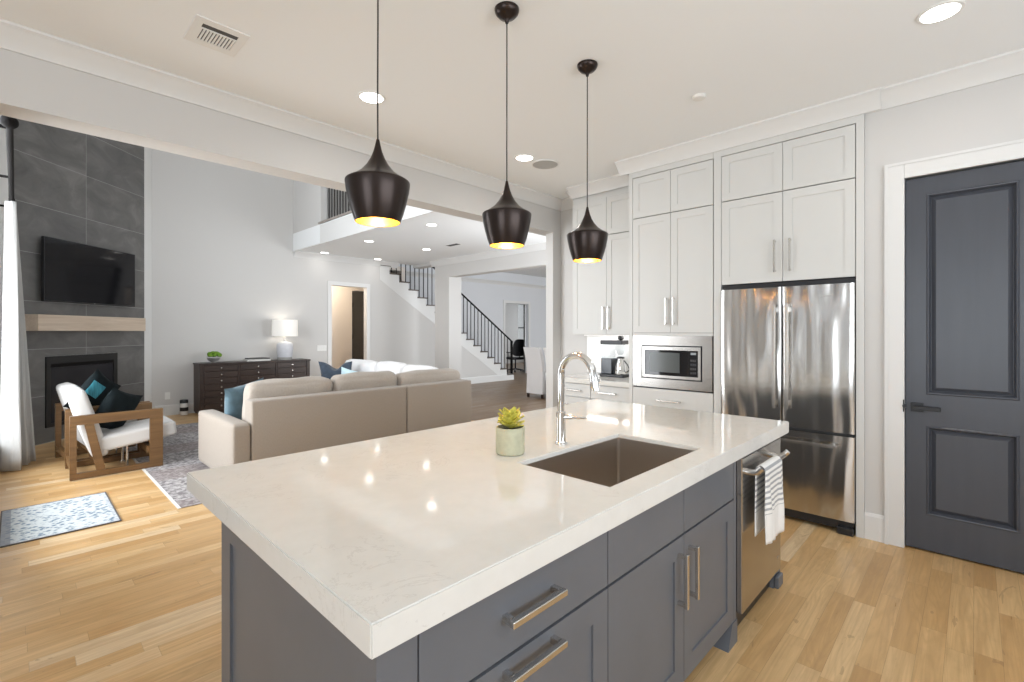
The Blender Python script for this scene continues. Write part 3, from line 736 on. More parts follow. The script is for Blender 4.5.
# potted succulent
px, py = 1.452, 1.412
u = thing('potted_succulent', 'yellow-green succulent in a round sage pot on the island', 'potted plant', (px, py, IZ1))
b = MB(); b.lathe([(0.056, 0.001), (0.0605, 0.006), (0.0615, 0.110), (0.060, 0.113), (0.055, 0.113), (0.053, 0.098)], (px, py, IZ1), 40); b.build('pot', 'pot', u, 40)
b = MB(); b.lathe([(0.0525, 0.0), (0.0525, 0.004)], (px, py, IZ1+0.094), 24); b.build('soil', 'soil', u)
b = MB()
rr = random.Random(3)
for ring, (n_, ln, tilt, h0) in enumerate(((4, 0.060, 1.35, 0.145), (6, 0.072, 1.05, 0.135), (7, 0.076, 0.80, 0.125), (7, 0.066, 0.58, 0.118))):
    for k in range(n_):
        a = 2*PI*k/n_ + ring*0.5 + rr.uniform(-.15, .15); l_ = ln*rr.uniform(0.85, 1.2); tl = tilt+rr.uniform(-.15, .15)
        base_ = Vector((px, py, IZ1+h0-0.012)); d_ = Vector((math.cos(a)*math.cos(tl), math.sin(a)*math.cos(tl), math.sin(tl)))
        sd = Vector((-math.sin(a), math.cos(a), 0)); nm = d_.cross(sd)
        V = []; prof = ((0, 0.006), (0.3, 0.012), (0.6, 0.021), (0.85, 0.016), (1.0, 0.001))
        for q, w_ in prof:
            c_ = base_ + d_*(l_*q) + nm*(-0.012*q*q)
            V += [c_-sd*w_, c_+nm*0.004, c_+sd*w_, c_-nm*0.004]
        F = []
        for i in range(len(prof)-1):
            for j in range(4): F.append((i*4+j, i*4+(j+1) % 4, (i+1)*4+(j+1) % 4, (i+1)*4+j))
        F += [(3, 2, 1, 0), tuple(16+j for j in range(4))]
        b._add(V, F)
b.build('leaves', 'succ', u, 70)

# ------------------------------------------------------------------ pendants
PEND = ((0.99, 'dark bronze pendant nearest the fireplace end, hanging over the bare end of the island'),
        (1.714, 'middle one of the three dark bronze pendants, above the small succulent'),
        (2.41, 'dark bronze pendant hanging nearest the white cabinets'))
PY = 1.69
def make_pendant(x, label):
    u = thing('pendant_lamp', label, 'pendant light', (x, PY, 1.86), 0, 'pendants over the island', local=True)
    b = MB(); b.lathe([(0.062, 1.189), (0.062, 1.182), (0.057, 1.168), (0.042, 1.152), (0.02, 1.142), (0.012, 1.135), (0.008, 1.12)], (0, 0, 0), 32); b.build('canopy', 'bronze', u, 40)
    b = MB(); b.tube([(0, 0, 1.13), (0.001, 0.001, 0.8), (-0.001, 0, 0.5), (0, 0, 0.31)], 0.0032, 8); b.build('cord', 'black', u)
    out = [(r_, z_*0.93) for r_, z_ in [(0.006, 0.35), (0.009, 0.335), (0.011, 0.325), (0.017, 0.30), (0.028, 0.27), (0.044, 0.24), (0.066, 0.212), (0.092, 0.192), (0.119, 0.176), (0.1235, 0.172), (0.1245, 0.165), (0.120, 0.13), (0.111, 0.085), (0.098, 0.035), (0.086, 0.0)]]
    b = MB(); b.lathe(out, (0, 0, 0), 48, cap=False); b.build('lamp_shade', 'bronze', u, 60)
    inn = [(r_, z_*0.93) for r_, z_ in [(0.086, 0.0), (0.083, 0.002), (0.094, 0.036), (0.107, 0.086), (0.116, 0.131), (0.119, 0.164), (0.088, 0.188), (0.062, 0.208), (0.04, 0.236), (0.02, 0.27)]]
    b = MB(); b.lathe(inn, (0, 0, 0), 48, cap=False); b.build('gold_lining', 'gold', u, 60)
    b = MB(); b.lathe([(0.012, 0.19), (0.013, 0.15), (0.026, 0.12), (0.031, 0.10), (0.026, 0.078), (0.012, 0.066), (0.002, 0.064)], (0, 0, 0), 20); b.build('bulb', 'bulb', u, 60)
    l = bpy.data.lights.new('pendant_light', 'POINT'); l.energy = 4.5; l.color = (1.0, 0.74, 0.40); l.shadow_soft_size = 0.03
    lo = bpy.data.objects.new('pendant_light', l); COL.objects.link(lo); lo.parent = u; lo.location = (0, 0, 0.045)
    return u
pe = make_pendant(*PEND[0])
for x, lb in PEND[1:]: copy_thing(pe, (x, PY, 1.86), lb)

# ------------------------------------------------------------------ recessed lights and ceiling fittings
def make_can(x, y, label, group, power, r=0.078):
    u = thing('recessed_light', label, 'ceiling light', (x, y, ZC), 0, group, local=True)
    b = MB(); b.lathe([(r+0.016, -0.001), (r+0.014, -0.006), (r, -0.007), (r, -0.0015)], (0, 0, 0), 36, cap=False); b.build('trim_ring', 'plastic', u, 40)
    b = MB(); b.lathe([(r-0.001, -0.0055), (r-0.001, -0.002)], (0, 0, 0), 36); b.build('lens', 'lens', u)
    l = bpy.data.lights.new('downlight', 'AREA'); l.shape = 'DISK'; l.size = 0.14; l.energy = power; l.color = (1.0, 0.96, 0.91); l.spread = math.radians(165)
    lo = bpy.data.objects.new('downlight', l); COL.objects.link(lo); lo.parent = u; lo.location = (0, 0, -0.012)
    return u
KG, LG = 'recessed lights in the kitchen ceiling', 'recessed lights under the loft'
c0 = make_can(1.706, 2.995, 'round recessed light in the ceiling behind the cord of the nearest pendant', KG, 3)
copy_thing(c0, (3.288, 3.011, ZC), 'round recessed light next to the round grey ceiling speaker')
copy_thing(c0, (3.254, 0.124, ZC), 'round recessed light in the ceiling in front of the pantry door wall')
c1 = make_can(4.375, 5.913, 'recessed loft light nearest the kitchen header, by the air vent', LG, 0.5)
for x, y, lb in ((4.39, 7.79, 'recessed loft light in the middle of the row nearest the railing'), (4.40, 9.60, 'recessed loft light nearest the long white wall, closest to the loft edge'),
                 (5.61, 7.756, 'recessed loft light beside the dark slot of the far air vent'), (5.62, 9.60, 'recessed loft light just in front of the stair balusters')):
    copy_thing(c1, (x, y, ZC), lb)
u = thing('ceiling_speaker', 'round grey speaker grille flush in the kitchen ceiling', 'speaker', (3.556, 2.985, ZC), local=True)
b = MB(); b.lathe([(0.128, -0.001), (0.127, -0.008), (0.122, -0.009), (0.121, -0.001)], (0, 0, 0), 40, cap=False); b.build('bezel', 'plastic', u, 40)
b = MB(); b.lathe([(0.120, -0.001), (0.120, -0.007)], (0, 0, 0), 40); b.build('speaker_grille', 'grille', u)
b = MB(); b.lathe([(0.045, -0.001), (0.045, -0.012), (0.038, -0.02), (0.02, -0.022)], (3.263, 1.361, ZC), 30)
lone('smoke_detector', b, 'plastic', 'small white round detector on the kitchen ceiling', 'smoke detector', (3.263, 1.361, ZC), smooth=40)
u = thing('ceiling_vent', 'white square air vent with dark slots, in the kitchen ceiling above the header', 'air vent', (0.765, 2.99, ZC), local=True)
b = MB(); b.box(-0.085, 0.085, -0.085, 0.085, -0.004, -0.001); b.build('backing', 'grillek', u)
b = MB()
for (x0_, x1_, y0_, y1_) in ((-0.125, -0.085, -0.14, 0.14), (0.085, 0.125, -0.14, 0.14), (-0.085, 0.085, -0.14, -0.088), (-0.085, 0.085, 0.088, 0.14)): b.box(x0_, x1_, y0_, y1_, -0.008, -0.001)
b.box(-0.085, 0.085, -0.045, -0.035, -0.008, -0.004); b.build('frame', 'plastic', u)
b = MB()
for k in range(11): b.box(-0.085+k*0.0157, -0.0755+k*0.0157, -0.035, 0.088, -0.009, -0.004)
b.build('louvre', 'plastic', u)
u = thing('loft_vent', 'dark narrow air vent slot in the ceiling under the loft', 'air vent', (5.66, 7.0, ZC), local=True)
b = MB(); b.box(-0.06, 0.06, -0.15, 0.15, -0.006, -0.001); b.build('grille', 'grillek', u)
b = MB()
for q in (-1, 1): b.box(0.061*q, 0.075*q, -0.165, 0.165, -0.008, -0.001)
b.build('frame', 'plastic', u)

# ------------------------------------------------------------------ wall of white cabinets
CB = XB+0.0           # carcass front plane; doors stand 2 cm proud
DT = 0.02
# fridge surround
FA, FB = 0.598, 1.500
u = thing('fridge_cabinet', 'white cabinet above the fridge with four shaker doors and side panels', 'cabinet', (4.4, 1.05, 0))
b = MB(); b.box(XB-0.022, 4.73, 0.546, 0.592, 0, 2.94); b.box(XB-0.022, 4.73, 1.512, 1.572, 0, 2.94); b.build('side_panel', 'cab', u)
b = MB(); b.box(CB+0.004, 4.73, 0.592, 1.512, 1.812, 2.94); b.build('body', 'gap', u)
b = MB(); b.box(XB-0.022, CB+0.004, 0.592, 1.512, 2.884, 2.94); b.build('top_rail', 'cab', u)
yc = 1.052
for (a, c_, hs) in ((0.597, yc-0.002, 1), (yc+0.002, 1.508, -1)):
    front('door', u, a, c_, 1.816, 2.500, 0.062, yc-hs*0.052, 2.010, 0.25, True, 'cab', 'x', CB, 0.02)
    front('top_door', u, a, c_, 2.508, 2.878, 0.062, m='cab', fc='x', P=CB, t=0.02)
# fridge
u = thing('refrigerator', 'stainless french door refrigerator with a bottom freezer drawer', 'refrigerator', (4.4, 1.05, 0))
XF = 4.045
b = MB(); b.box(XF+0.045, 4.70, FA+0.006, FB+0.004, 0.06, 1.769); b.build('body', 'gap', u)
def fdoor(name, y0, y1, z0, z1):
    b = MB(); n = 14; pts = []; e = 0.003
    for i in range(n+1):                     # very slightly bowed door skin with a small edge radius
        q = i/n; pts.append((y0+e+(y1-y0-2*e)*q, XF-0.003*(1-(2*q-1)**2)))
    pts = [(y0, XF+0.04), (y0, XF+e), (y0+e*0.3, XF+e*0.3)] + pts + [(y1-e*0.3, XF+e*0.3), (y1, XF+e), (y1, XF+0.04)]
    b.prism(pts, lambda p, q, t: (q, p, t), z0, z1)
    return b.build(name, 'steel', u, 30)
d1 = fdoor('door', FA, 1.046, 0.712, 1.770); d2 = fdoor('door', 1.056, FB, 0.712, 1.770); d3 = fdoor('freezer_drawer', FA, FB, 0.095, 0.690)
for d_, y in ((d1, 1.008), (d2, 1.094)):
    b = MB(); b.bar((XF-0.052, y, 0.845), (XF-0.052, y, 1.640), 0.024, 0.020, (1, 0, 0), 0.006)
    for z in (0.89, 1.595): b.box(XF-0.05, XF-0.006, y-0.009, y+0.009, z-0.02, z+0.02, 0.004)
    b.build('handle', 'nickel', d_)
b = MB(); b.bar((XF-0.055, 0.69, 0.618), (XF-0.055, 1.41, 0.618), 0.020, 0.024, (0, 0, 1), 0.006)
for y in (0.73, 1.37): b.box(XF-0.055, XF-0.004, y-0.02, y+0.02, 0.609, 0.627, 0.004)
b.build('handle', 'nickel', d3)
b = MB()                                      # small raised wordmark strokes on the right door
for k, wd in enumerate((.008, .005, .006, .008, .005, .006, .004, .006, .007)): b.box(XF-0.0105, XF-0.0085, 0.715+k*0.0105, 0.715+k*0.0105+wd, 1.688, 1.696)
b.build('badge', 'nickel', d1)
b = MB(); b.box(XF+0.02, XF+0.05, FA+0.01, FB, 0.03, 0.09); b.build('kick_grille', 'black', u)
b = MB(); b.box(XF-0.01, XF+0.04, 0.602, 0.70, 0.0, 0.055, 0.008); b.build('foot', 'black', u)
b = MB(); b.box(XF+0.02, 4.0+0.6, FA, FB, 1.772, 1.806); b.build('hinge_cover', 'black', u)
# tall microwave cabinet
TA, TB = 1.578, 2.372
u = thing('microwave_cabinet', 'tall white cabinet with four shaker doors above the built-in microwave', 'cabinet', (4.4, 1.97, 0))
b = MB(); b.box(XB-0.022, 4.73, 2.336, TB, 0, 2.94); b.build('side_panel', 'cab', u)
b = MB(); b.box(CB+0.004, 4.73, TA-0.004, 2.335, 1.402, 2.94); b.box(CB+0.004, 4.73, TA-0.004, 2.335, 0.09, 0.914); b.box(4.66, 4.73, TA-0.004, 2.335, 0.914, 1.402); b.box(XB+0.05, 4.7, TA-0.004, 2.335, 0.0, 0.09); b.build('body', 'gap', u)
b = MB(); b.box(XB-0.022, CB+0.004, TA-0.004, 2.335, 2.884, 2.94); b.build('top_rail', 'cab', u)
b = MB(); b.box(XB-0.018, CB+0.003, TA, 2.334, 1.391, 1.416); b.build('middle_rail', 'cab', u)
ym = 1.957
for (a, c_, hs) in ((TA+0.002, ym-0.002, 1), (ym+0.002, 2.332, -1)):
    front('door', u, a, c_, 1.419, 2.492, 0.062, ym-hs*0.036, 1.612, 0.245, True, 'cab', 'x', CB, 0.02)
    front('top_door', u, a, c_, 2.500, 2.878, 0.062, m='cab', fc='x', P=CB, t=0.02)
front('drawer', u, TA+0.002, 2.332, 0.605, 0.906, 0, 1.967, 0.805, 0.225, False, 'cab', 'x', CB, 0.02)
front('drawer', u, TA+0.002, 2.332, 0.1, 0.598, 0.062, 1.967, 0.52, 0.225, False, 'cab', 'x', CB, 0.02)
# microwave
u = thing('microwave_oven', 'built-in stainless microwave with a wide trim frame', 'microwave', (4.3, 1.955, 0.918))
P = XB-0.004
b = MB()
b.face('x', P, 1.584, 1.668, 0.919, 1.390, 0, 0.02); b.face('x', P, 2.240, 2.330, 0.919, 1.390, 0, 0.02); b.face('x', P, 1.668, 2.240, 0.919, 0.998, 0, 0.02); b.face('x', P, 1.668, 2.240, 1.304, 1.390, 0, 0.02)
b.build('trim_frame', 'steel2', u)
b = MB(); b.box(P+0.003, 4.6, 1.66, 2.25, 0.985, 1.32); b.face('x', P, 1.670, 2.238, 1.0, 1.302, -0.012, 0.006); b.build('case', 'black', u)
b = MB()
for (a, c_, e, f) in ((1.680, 1.704, 1.010, 1.293), (2.204, 2.228, 1.010, 1.293), (1.704, 2.204, 1.010, 1.034), (1.704, 2.204, 1.262, 1.293)): b.face('x', P, a, c_, e, f, 0.006, 0.024)
b.build('door_frame', 'steel2', u)
b = MB(); b.face('x', P, 1.705, 2.203, 1.035, 1.261, 0.006, 0.019); dr = b.build('door', 'blackglass', u)
b = MB(); b.face('x', P, 1.870, 2.160, 1.062, 1.240, 0.019, 0.0198); b.build('window', 'mwglass', dr)
b = MB(); b.face('x', P, 1.722, 1.77, 1.226, 1.246, 0.019, 0.0198); b.build('display', 'display', u)
b = MB()
for i in range(4):
    for j in range(3): b.face('x', P, 1.723+j*0.018, 1.735+j*0.018, 1.06+i*0.036, 1.078+i*0.036, 0.019, 0.0196)
b.build('keypad', mat('keypad_grey', (0.06, 0.06, 0.062), 0.5), u)
b = MB(); b.face('x', P, 1.94, 2.0, 1.271, 1.279, 0.024, 0.0245); b.build('badge', 'nickel', u)
# coffee station: base cabinet, counter, wall cabinet
u = thing('base_cabinet', 'white base cabinet with drawers under the coffee maker', 'cabinet', (4.4, 2.84, 0))
b = MB(); b.box(4.116, 4.71, 2.378, 3.24, 0.09, 0.888); b.box(4.17, 4.7, 2.378, 3.24, 0, 0.09); b.build('body', 'cab', u)
for (a, c_, hc) in ((2.382, 2.83, 2.62), (2.836, 3.236, 3.04)):
    front('drawer', u, a, c_, 0.745, 0.880, 0, hc, 0.815, 0.20, False, 'cab', 'x', 4.116, 0.02)
    front('drawer', u, a, c_, 0.42, 0.738, 0.05, hc, 0.66, 0.20, False, 'cab', 'x', 4.116, 0.02)
    front('drawer', u, a, c_, 0.1, 0.413, 0.05, hc, 0.35, 0.20, False, 'cab', 'x', 4.116, 0.02)
b = MB(); b.box(4.075, 4.70, 2.375, 3.25, 0.890, 0.938, 0.003); lone('coffee_counter', b, 'quartz', 'white quartz counter under the coffee maker', 'countertop', (4.4, 2.84, 0.89))
u = thing('wall_cabinet', 'white wall cabinet with four shaker doors above the coffee maker', 'cabinet', (4.55, 2.84, 1.39))
b = MB(); b.box(4.42, 4.695, 2.376, 3.298, 1.392, 2.94); b.build('body', 'cab', u)
b = MB(); b.box(4.42, 4.4205, 2.378, 3.29, 1.40, 2.875); b.build('reveal', 'gap', u)
for (a, c_, hs) in ((2.386, 2.836, 1), (2.840, 3.286, -1)):
    front('door', u, a, c_, 1.400, 2.462, 0.06, 2.838-hs*0.034, 1.575, 0.245, True, 'cab', 'x', 4.4195, 0.02)
    front('top_door', u, a, c_, 2.470, 2.868, 0.06, m='cab', fc='x', P=4.4195, t=0.02)
b = MB(); b.box(4.50, 4.60, 2.5, 3.2, 1.386, 1.391); st_ = b.build('strip_light', mat('strip_lens', (1, 1, 1), 0.4, emit=(1, 0.97, 0.93), estr=0.7), u)
l = bpy.data.lights.new('cabinet_light', 'AREA'); l.shape = 'RECTANGLE'; l.size = 0.1; l.size_y = 0.7; l.energy = 2.0; l.color = (1, 0.97, 0.93)
lo = bpy.data.objects.new('cabinet_light', l); COL.objects.link(lo); lo.parent = u; lo.location = (0.0, 0.0, -0.008)
# coffee maker
cxm, cym = 4.53, 2.80
u = thing('coffee_maker', 'black coffee maker with clear water tank and steel carafe', 'coffee maker', (cxm, cym, 0.938))
b = MB(); b.box(cxm-0.075, cxm+0.075, cym-0.135, cym+0.165, 0.939, 0.968, 0.006); b.build('base', 'black', u)
b = MB(); b.box(cxm-0.06, cxm+0.06, cym+0.02, cym+0.155, 0.969, 1.138, 0.006); b.build('reservoir', 'water', u)
b = MB(); b.box(cxm-0.058, cxm+0.058, cym+0.04, cym+0.153, 1.139, 1.288, 0.004); b.build('water_tank', 'tank', u)
b = MB(); b.box(cxm-0.07, cxm+0.07, cym-0.115, cym+0.16, 1.289, 1.336, 0.006); b.build('top_arm', 'black', u)
b = MB(); b.lathe([(0.05, 0.04), (0.055, 0.0), (0.03, -0.06), (0.02, -0.07)], (cxm, cym-0.055, 1.248), 20); b.build('filter_basket', 'tank', u, 40)
b = MB(); b.lathe([(0.016, 0), (0.032, 0.012), (0.034, 0.035), (0.026, 0.05), (0.006, 0.055), (0.005, 0.075)], (cxm, cym-0.06, 1.337), 20); b.build('knob', 'black', u, 40)
b = MB(); b.lathe([(0.062, 0.0), (0.066, 0.01), (0.060, 0.09), (0.044, 0.15), (0.040, 0.165), (0.044, 0.172)], (cxm-0.005, cym-0.06, 0.969), 28); cf = b.build('carafe', 'chrome', u, 40)
b = MB(); b.tube([(cxm-0.01, cym-0.10, 1.123), (cxm-0.012, cym-0.145, 1.078), (cxm-0.014, cym-0.172, 1.028), (cxm-0.012, cym-0.15, 1.003), (cxm-0.01, cym-0.122, 0.993)], 0.006, 10); b.build('handle', 'black', cf, 50)
b = MB(); b.lathe([(0.041, 0), (0.041, 0.012), (0.015, 0.02)], (cxm-0.005, cym-0.06, 1.141), 24); b.build('lid', 'black', cf, 40)

# ------------------------------------------------------------------ living room: fireplace corner
def fthing(name, label, cat, x, z, group=None):
    o = bpy.data.objects.new(name, None); COL.objects.link(o); o.matrix_world = FW @ Matrix.Translation((x, 0, z)); tag(o, label, cat, group); return o
u = fthing('fireplace_insert', 'black glass-fronted fireplace insert in the slate tile wall', 'fireplace', 0.68, 0.19)
b = MB(); b.box(-0.565, -0.50, -0.012, 0.011, 0.003, 0.917); b.box(0.50, 0.565, -0.012, 0.011, 0.003, 0.917); b.box(-0.50, 0.50, -0.012, 0.011, 0.82, 0.917); b.box(-0.50, 0.50, -0.012, 0.011, 0.003, 0.05); b.build('frame', 'firebox', u)
b = MB()
for k in range(3): b.box(-0.50, 0.50, -0.014, -0.006, 0.775+k*0.014, 0.783+k*0.014)
b.box(-0.5, 0.5, -0.003, 0.010, 0.77, 0.82); b.build('louvre', 'iron', u)
b = MB(); b.box(-0.499, 0.499, 0.0, 0.010, 0.051, 0.769); b.build('glass_door', 'fireglass', u)
b = MB(); b.box(-0.99, 0.76, -0.20, -0.005, 0, 0.202, 0.004)
o = b.build('mantel_shelf', 'mantel'); o.matrix_world = FW @ Matrix.Translation((0.80, 0, 1.438)); tag(o, 'pale oak beam mantel across the dark tile below the television', 'mantel')
u = fthing('television', 'black flat television mounted on the dark tile above the mantel', 'television', 0.752, 1.812)
b = MB(); b.box(-0.745, 0.745, -0.085, -0.048, 0, 0.823, 0.004); b.build('bezel', 'black', u)
b = MB(); b.box(-0.735, 0.735, -0.0865, -0.0852, 0.018, 0.813); b.build('screen', 'screen', u)
b = MB(); b.box(-0.2, 0.2, -0.048, -0.001, 0.25, 0.6); b.build('wall_mount', 'black', u)
b = MB(); b.box(-0.012, 0.012, -0.0865, -0.0852, 0.006, 0.012); b.build('logo_plate', 'nickel', u)
# curtain and rod
u = thing('curtain_rod', 'black metal curtain rod over the living room window', 'curtain rod', (-0.03, 5.9, 2.78))
b = MB(); b.tube([(-0.03, 4.5, 2.78), (-0.03, 7.7, 2.78)], 0.019, 14); b.build('rod', 'iron', u, 40)
b = MB(); b.lathe([(0.006, -0.07), (0.036, -0.05), (0.045, -0.02), (0.036, 0.01), (0.02, 0.02)], (-0.03, 4.49, 2.78), 20, 'y'); b.build('finial', 'iron', u, 40)
for y in (4.60, 6.07, 7.50):
    b = MB(); b.bar((-0.139, y, 2.78), (-0.03, y, 2.78), 0.014, 0.02); b.lathe([(0.03, 0), (0.03, 0.006)], (-0.139, y, 2.78), 16, 'x'); b.build('bracket', 'iron', u)
u = thing('window_curtain', 'long white linen curtain beside the fireplace', 'curtain', (0, 7.2, 0))
b = MB(); NU, NZ = 90, 24; V = []
for i in range(NZ+1):
    z = 0.012+(2.755-0.012)*i/NZ; k = 1-i/NZ
    for j in range(NU+1):
        q = j/NU
        amp = 0.040+0.035*k
        V.append((-0.036+amp*math.sin(q*2*PI*5.5)+k*(-0.012+0.14*q**2)+0.012*k*math.sin(q*13), 7.02+0.42*q+0.03*k*math.cos(q*2*PI*5.5+1), z))
b._add(V, [(i*(NU+1)+j, i*(NU+1)+j+1, (i+1)*(NU+1)+j+1, (i+1)*(NU+1)+j) for i in range(NZ) for j in range(NU)])
o = b.build('curtain_panel', 'curtain', u, 60); sm = o.modifiers.new('s', 'SOLIDIFY'); sm.thickness = 0.005
for k in range(6):
    b = MB(); y = 7.06+k*0.07
    b.tube([(-0.03+0.022*math.cos(a*PI/8), y, 2.776+0.022*math.sin(a*PI/8)) for a in range(17)], 0.0025, 8); b.build('curtain_ring', 'iron', u, 50)

# rugs
b = MB(); b.box(0.93, 4.9, 4.61, 8.75, 0.001, 0.006); lone('area_rug', b, 'rug', 'large faded grey and plum rug under the sofa', 'rug', (2.9, 6.7, 0))
o = bpy.data.objects['area_rug']; f = MB(); f.box(0.905, 0.928, 4.61, 8.75, 0.001, 0.005); f.bm.transform(Matrix.Translation((-2.9, -6.7, 0))); f.build('fringe', 'paper', o)
u = thing('kitchen_mat', 'small pale blue floral mat on the bare oak floor', 'mat', (0.235, 5.08, 0), local=True)
b = MB(); b.box(-0.31, 0.31, -0.45, 0.45, 0.001, 0.009, 0.002); b.build('mat_top', 'fmat', u)
b = MB()
for (x0_, x1_, y0_, y1_) in ((-0.318, -0.3105, -0.458, 0.458), (0.3105, 0.318, -0.458, 0.458), (-0.3105, 0.3105, -0.458, -0.4505), (-0.3105, 0.3105, 0.4505, 0.458)): b.box(x0_, x1_, y0_, y1_, 0.001, 0.0095)
b.build('binding', mat('mat_binding', (0.12, 0.11, 0.105), 0.9), u)

# armchairs
def make_armchair(loc, label):
    u = thing('armchair', label, 'armchair', loc, 0, 'armchairs by the fireplace', local=True)
    W = 0.63
    for y in (0.0, W-0.045):
        b = MB(); y1_ = y+0.045
        b.box(0, 0.05, y, y1_, 0, 0.52); b.box(0.62, 0.73, y, y1_, 0, 0.52); b.box(0, 0.73, y, y1_, 0.52, 0.61, 0.003); b.box(0.05, 0.62, y, y1_, 0, 0.055)
        b.prism([(0.105, 0.519), (0.175, 0.519), (0.265, 0.056), (0.195, 0.056)], lambda p, q, t: (p, t, q), y+0.004, y1_-0.004)
        b.build('side_frame', 'walnut', u)
    for x0_, x1_, z0_, z1_ in ((0.005, 0.05, 0.07, 0.13), (0.60, 0.64, 0.15, 0.22), (0.205, 0.255, 0.10, 0.15)):
        b = MB(); b.box(x0_, x1_, 0.046, W-0.046, z0_, z1_); b.build('cross_rail', 'walnut', u)
    a = math.radians(8)
    b = MB(); R = Matrix.Rotation(-a, 3, 'Y'); b.cushion((0.535, W/2, 0.335), (0.66, W-0.10, 0.15), 0.03, (0.0, 0.0, 0.012), 12, R); b.build('seat_cushion', 'boucle', u, 60)
    R = Matrix.Rotation(math.radians(-16), 3, 'Y')
    b = MB(); b.cushion((0.145, W/2, 0.505), (0.135, W-0.10, 0.70), 0.045, (0.012, 0, 0), 12, R); b.build('back_cushion', 'boucle', u, 60)
    for y in (0.16, 0.47):
        b = MB(); b.tube([(0.45, y, 0.02), (0.45, y, 0.235)], 0.011, 12); b.lathe([(0.03, 0.0), (0.03, 0.008)], (0.45, y, 0.012), 16); b.build('steel_support', 'nickel', u, 40)
    return u
ch = make_armchair((0.355, 6.20, 0.0065), 'cream wood-framed armchair nearest the kitchen')
copy_thing(ch, (0.36, 6.865, 0.0065), 'cream wood-framed armchair nearest the fireplace, behind its twin', math.radians(5))
Rz = lambda d: Matrix.Rotation(math.radians(d), 3, 'Z')
Rx = lambda d: Matrix.Rotation(math.radians(d), 3, 'X')
Ry = lambda d: Matrix.Rotation(math.radians(d), 3, 'Y')
def pil(name, c, w_, h_, t_, R, m, label, chop=0.0, patch=None):
    b = MB(); b.pillow(c, w_, h_, t_, R, chop=chop)
    if patch:                                 # woven patch, a second material on some of the pillow's own faces
        Ri = R.transposed()
        for f in b.bm.faces:
            q = Ri @ (f.calc_center_median()-Vector(c))
            if patch[0] < q.x < patch[1] and patch[2] < q.z < patch[3]: f.material_index = 1
    return lone(name, b, m, label, 'cushion', c, None, 60)
pil('throw_pillow', (0.73, 6.50, 0.60), 0.46, 0.44, 0.15, Rz(40) @ Rx(22) @ Ry(20), 'darkpil', 'dark charcoal pillow lying on the seat of the nearer armchair')
pil('throw_pillow', (0.60, 7.02, 0.72), 0.48, 0.48, 0.14, Rz(42) @ Rx(20) @ Ry(32), ['darkpil', 'teal'], 'dark pillow with a teal patch on the armchair closest to the fireplace', patch=(-0.20, -0.03, -0.02, 0.12))

# sofa
u = thing('sectional_sofa', 'large beige L-shaped sectional sofa with its back to the kitchen', 'sofa', (2.8, 5.9, 0.0))
SB = 4.80; RZ0 = 0.0065
b = MB(); b.cushion((1.431, SB+0.60, 0.315), (0.160, 1.20, 0.54), 0.030, (0.0, 0.0, 0.012), 12); b.build('armrest', 'sofa', u, 60)
b = MB(); b.box(1.512, 3.196, SB, SB+0.20, 0.06, 0.785, 0.02, 3); b.build('back_frame', 'sofa', u, 50)
b = MB(); b.box(3.204, 4.205, SB, SB+0.20, 0.06, 0.785, 0.02, 3); b.build('corner_back_frame', 'sofa', u, 50)
b = MB(); b.box(1.512, 3.20, SB+0.201, SB+1.0, 0.06, 0.30, 0.015); b.box(3.204, 4.205, SB+0.201, 7.9, 0.06, 0.30, 0.015); b.build('seat_base', 'sofa', u, 50)
b = MB(); b.box(4.03, 4.205, SB+0.201, 7.9, 0.301, 0.785, 0.02, 3); b.build('side_back_frame', 'sofa', u, 50)
for x0_, x1_, y0_, y1_ in ((1.515, 2.36, SB+0.22, SB+1.0), (2.365, 3.2, SB+0.22, SB+1.0), (3.205, 4.02, SB+0.22, SB+1.0), (3.205, 4.02, SB+1.01, SB+2.0), (3.205, 4.02, SB+2.01, 7.9)):
    b = MB(); b.cushion(((x0_+x1_)/2, (y0_+y1_)/2, 0.385), (x1_-x0_, y1_-y0_, 0.165), 0.04, (0, 0, 0.015), 8); b.build('seat_cushion', 'sofac', u, 60)
for x0_, x1_, dz in ((1.535, 2.395, 0.0), (2.405, 3.205, 0.012), (3.215, 4.19, -0.012)):
    b = MB(); b.cushion(((x0_+x1_)/2, SB+0.30, 0.68+dz), (x1_-x0_, 0.19, 0.50), 0.075, (0.0, 0.02, 0.025), 14, Rx(10), 0.006); b.build('back_cushion', 'sofac', u, 70)
for y0_, y1_, dz in ((6.72, 7.72, 0.012), (5.98, 6.70, 0.02), (5.22, 5.96, 0.0)):
    b = MB(); b.cushion((3.93, (y0_+y1_)/2, 0.70+dz), (0.19, y1_-y0_, 0.48), 0.075, (0.02, 0, 0.02), 12, Ry(10), 0.006); b.build('white_back_cushion', 'whitecush', u, 70)
for x, y in ((1.45, SB+0.08), (1.45, SB+0.97), (4.12, SB+0.08), (3.29, 7.8), (4.12, 7.8), (3.2, SB+0.08)):
    b = MB(); b.box(x-0.03, x+0.03, y-0.03, y+0.03, RZ0, 0.061); b.build('foot', 'darkwood', u)
pil('throw_pillow', (1.66, 5.52, 0.68), 0.46, 0.46, 0.15, Rz(24) @ Rx(16) @ Ry(-10), 'blue', 'dusty blue velvet pillow at the arm end of the sofa')
pil('throw_pillow', (3.50, 7.22, 0.72), 0.52, 0.50, 0.16, Rz(-42) @ Rx(12), 'navy', 'dark slate blue pillow with a dented top on the far end of the sofa', 0.12)
pil('throw_pillow', (3.58, 6.86, 0.66), 0.40, 0.40, 0.13, Rz(-45) @ Rx(14) @ Ry(14), 'aqua', 'small pale aqua pillow in front of the slate blue one on the sofa')

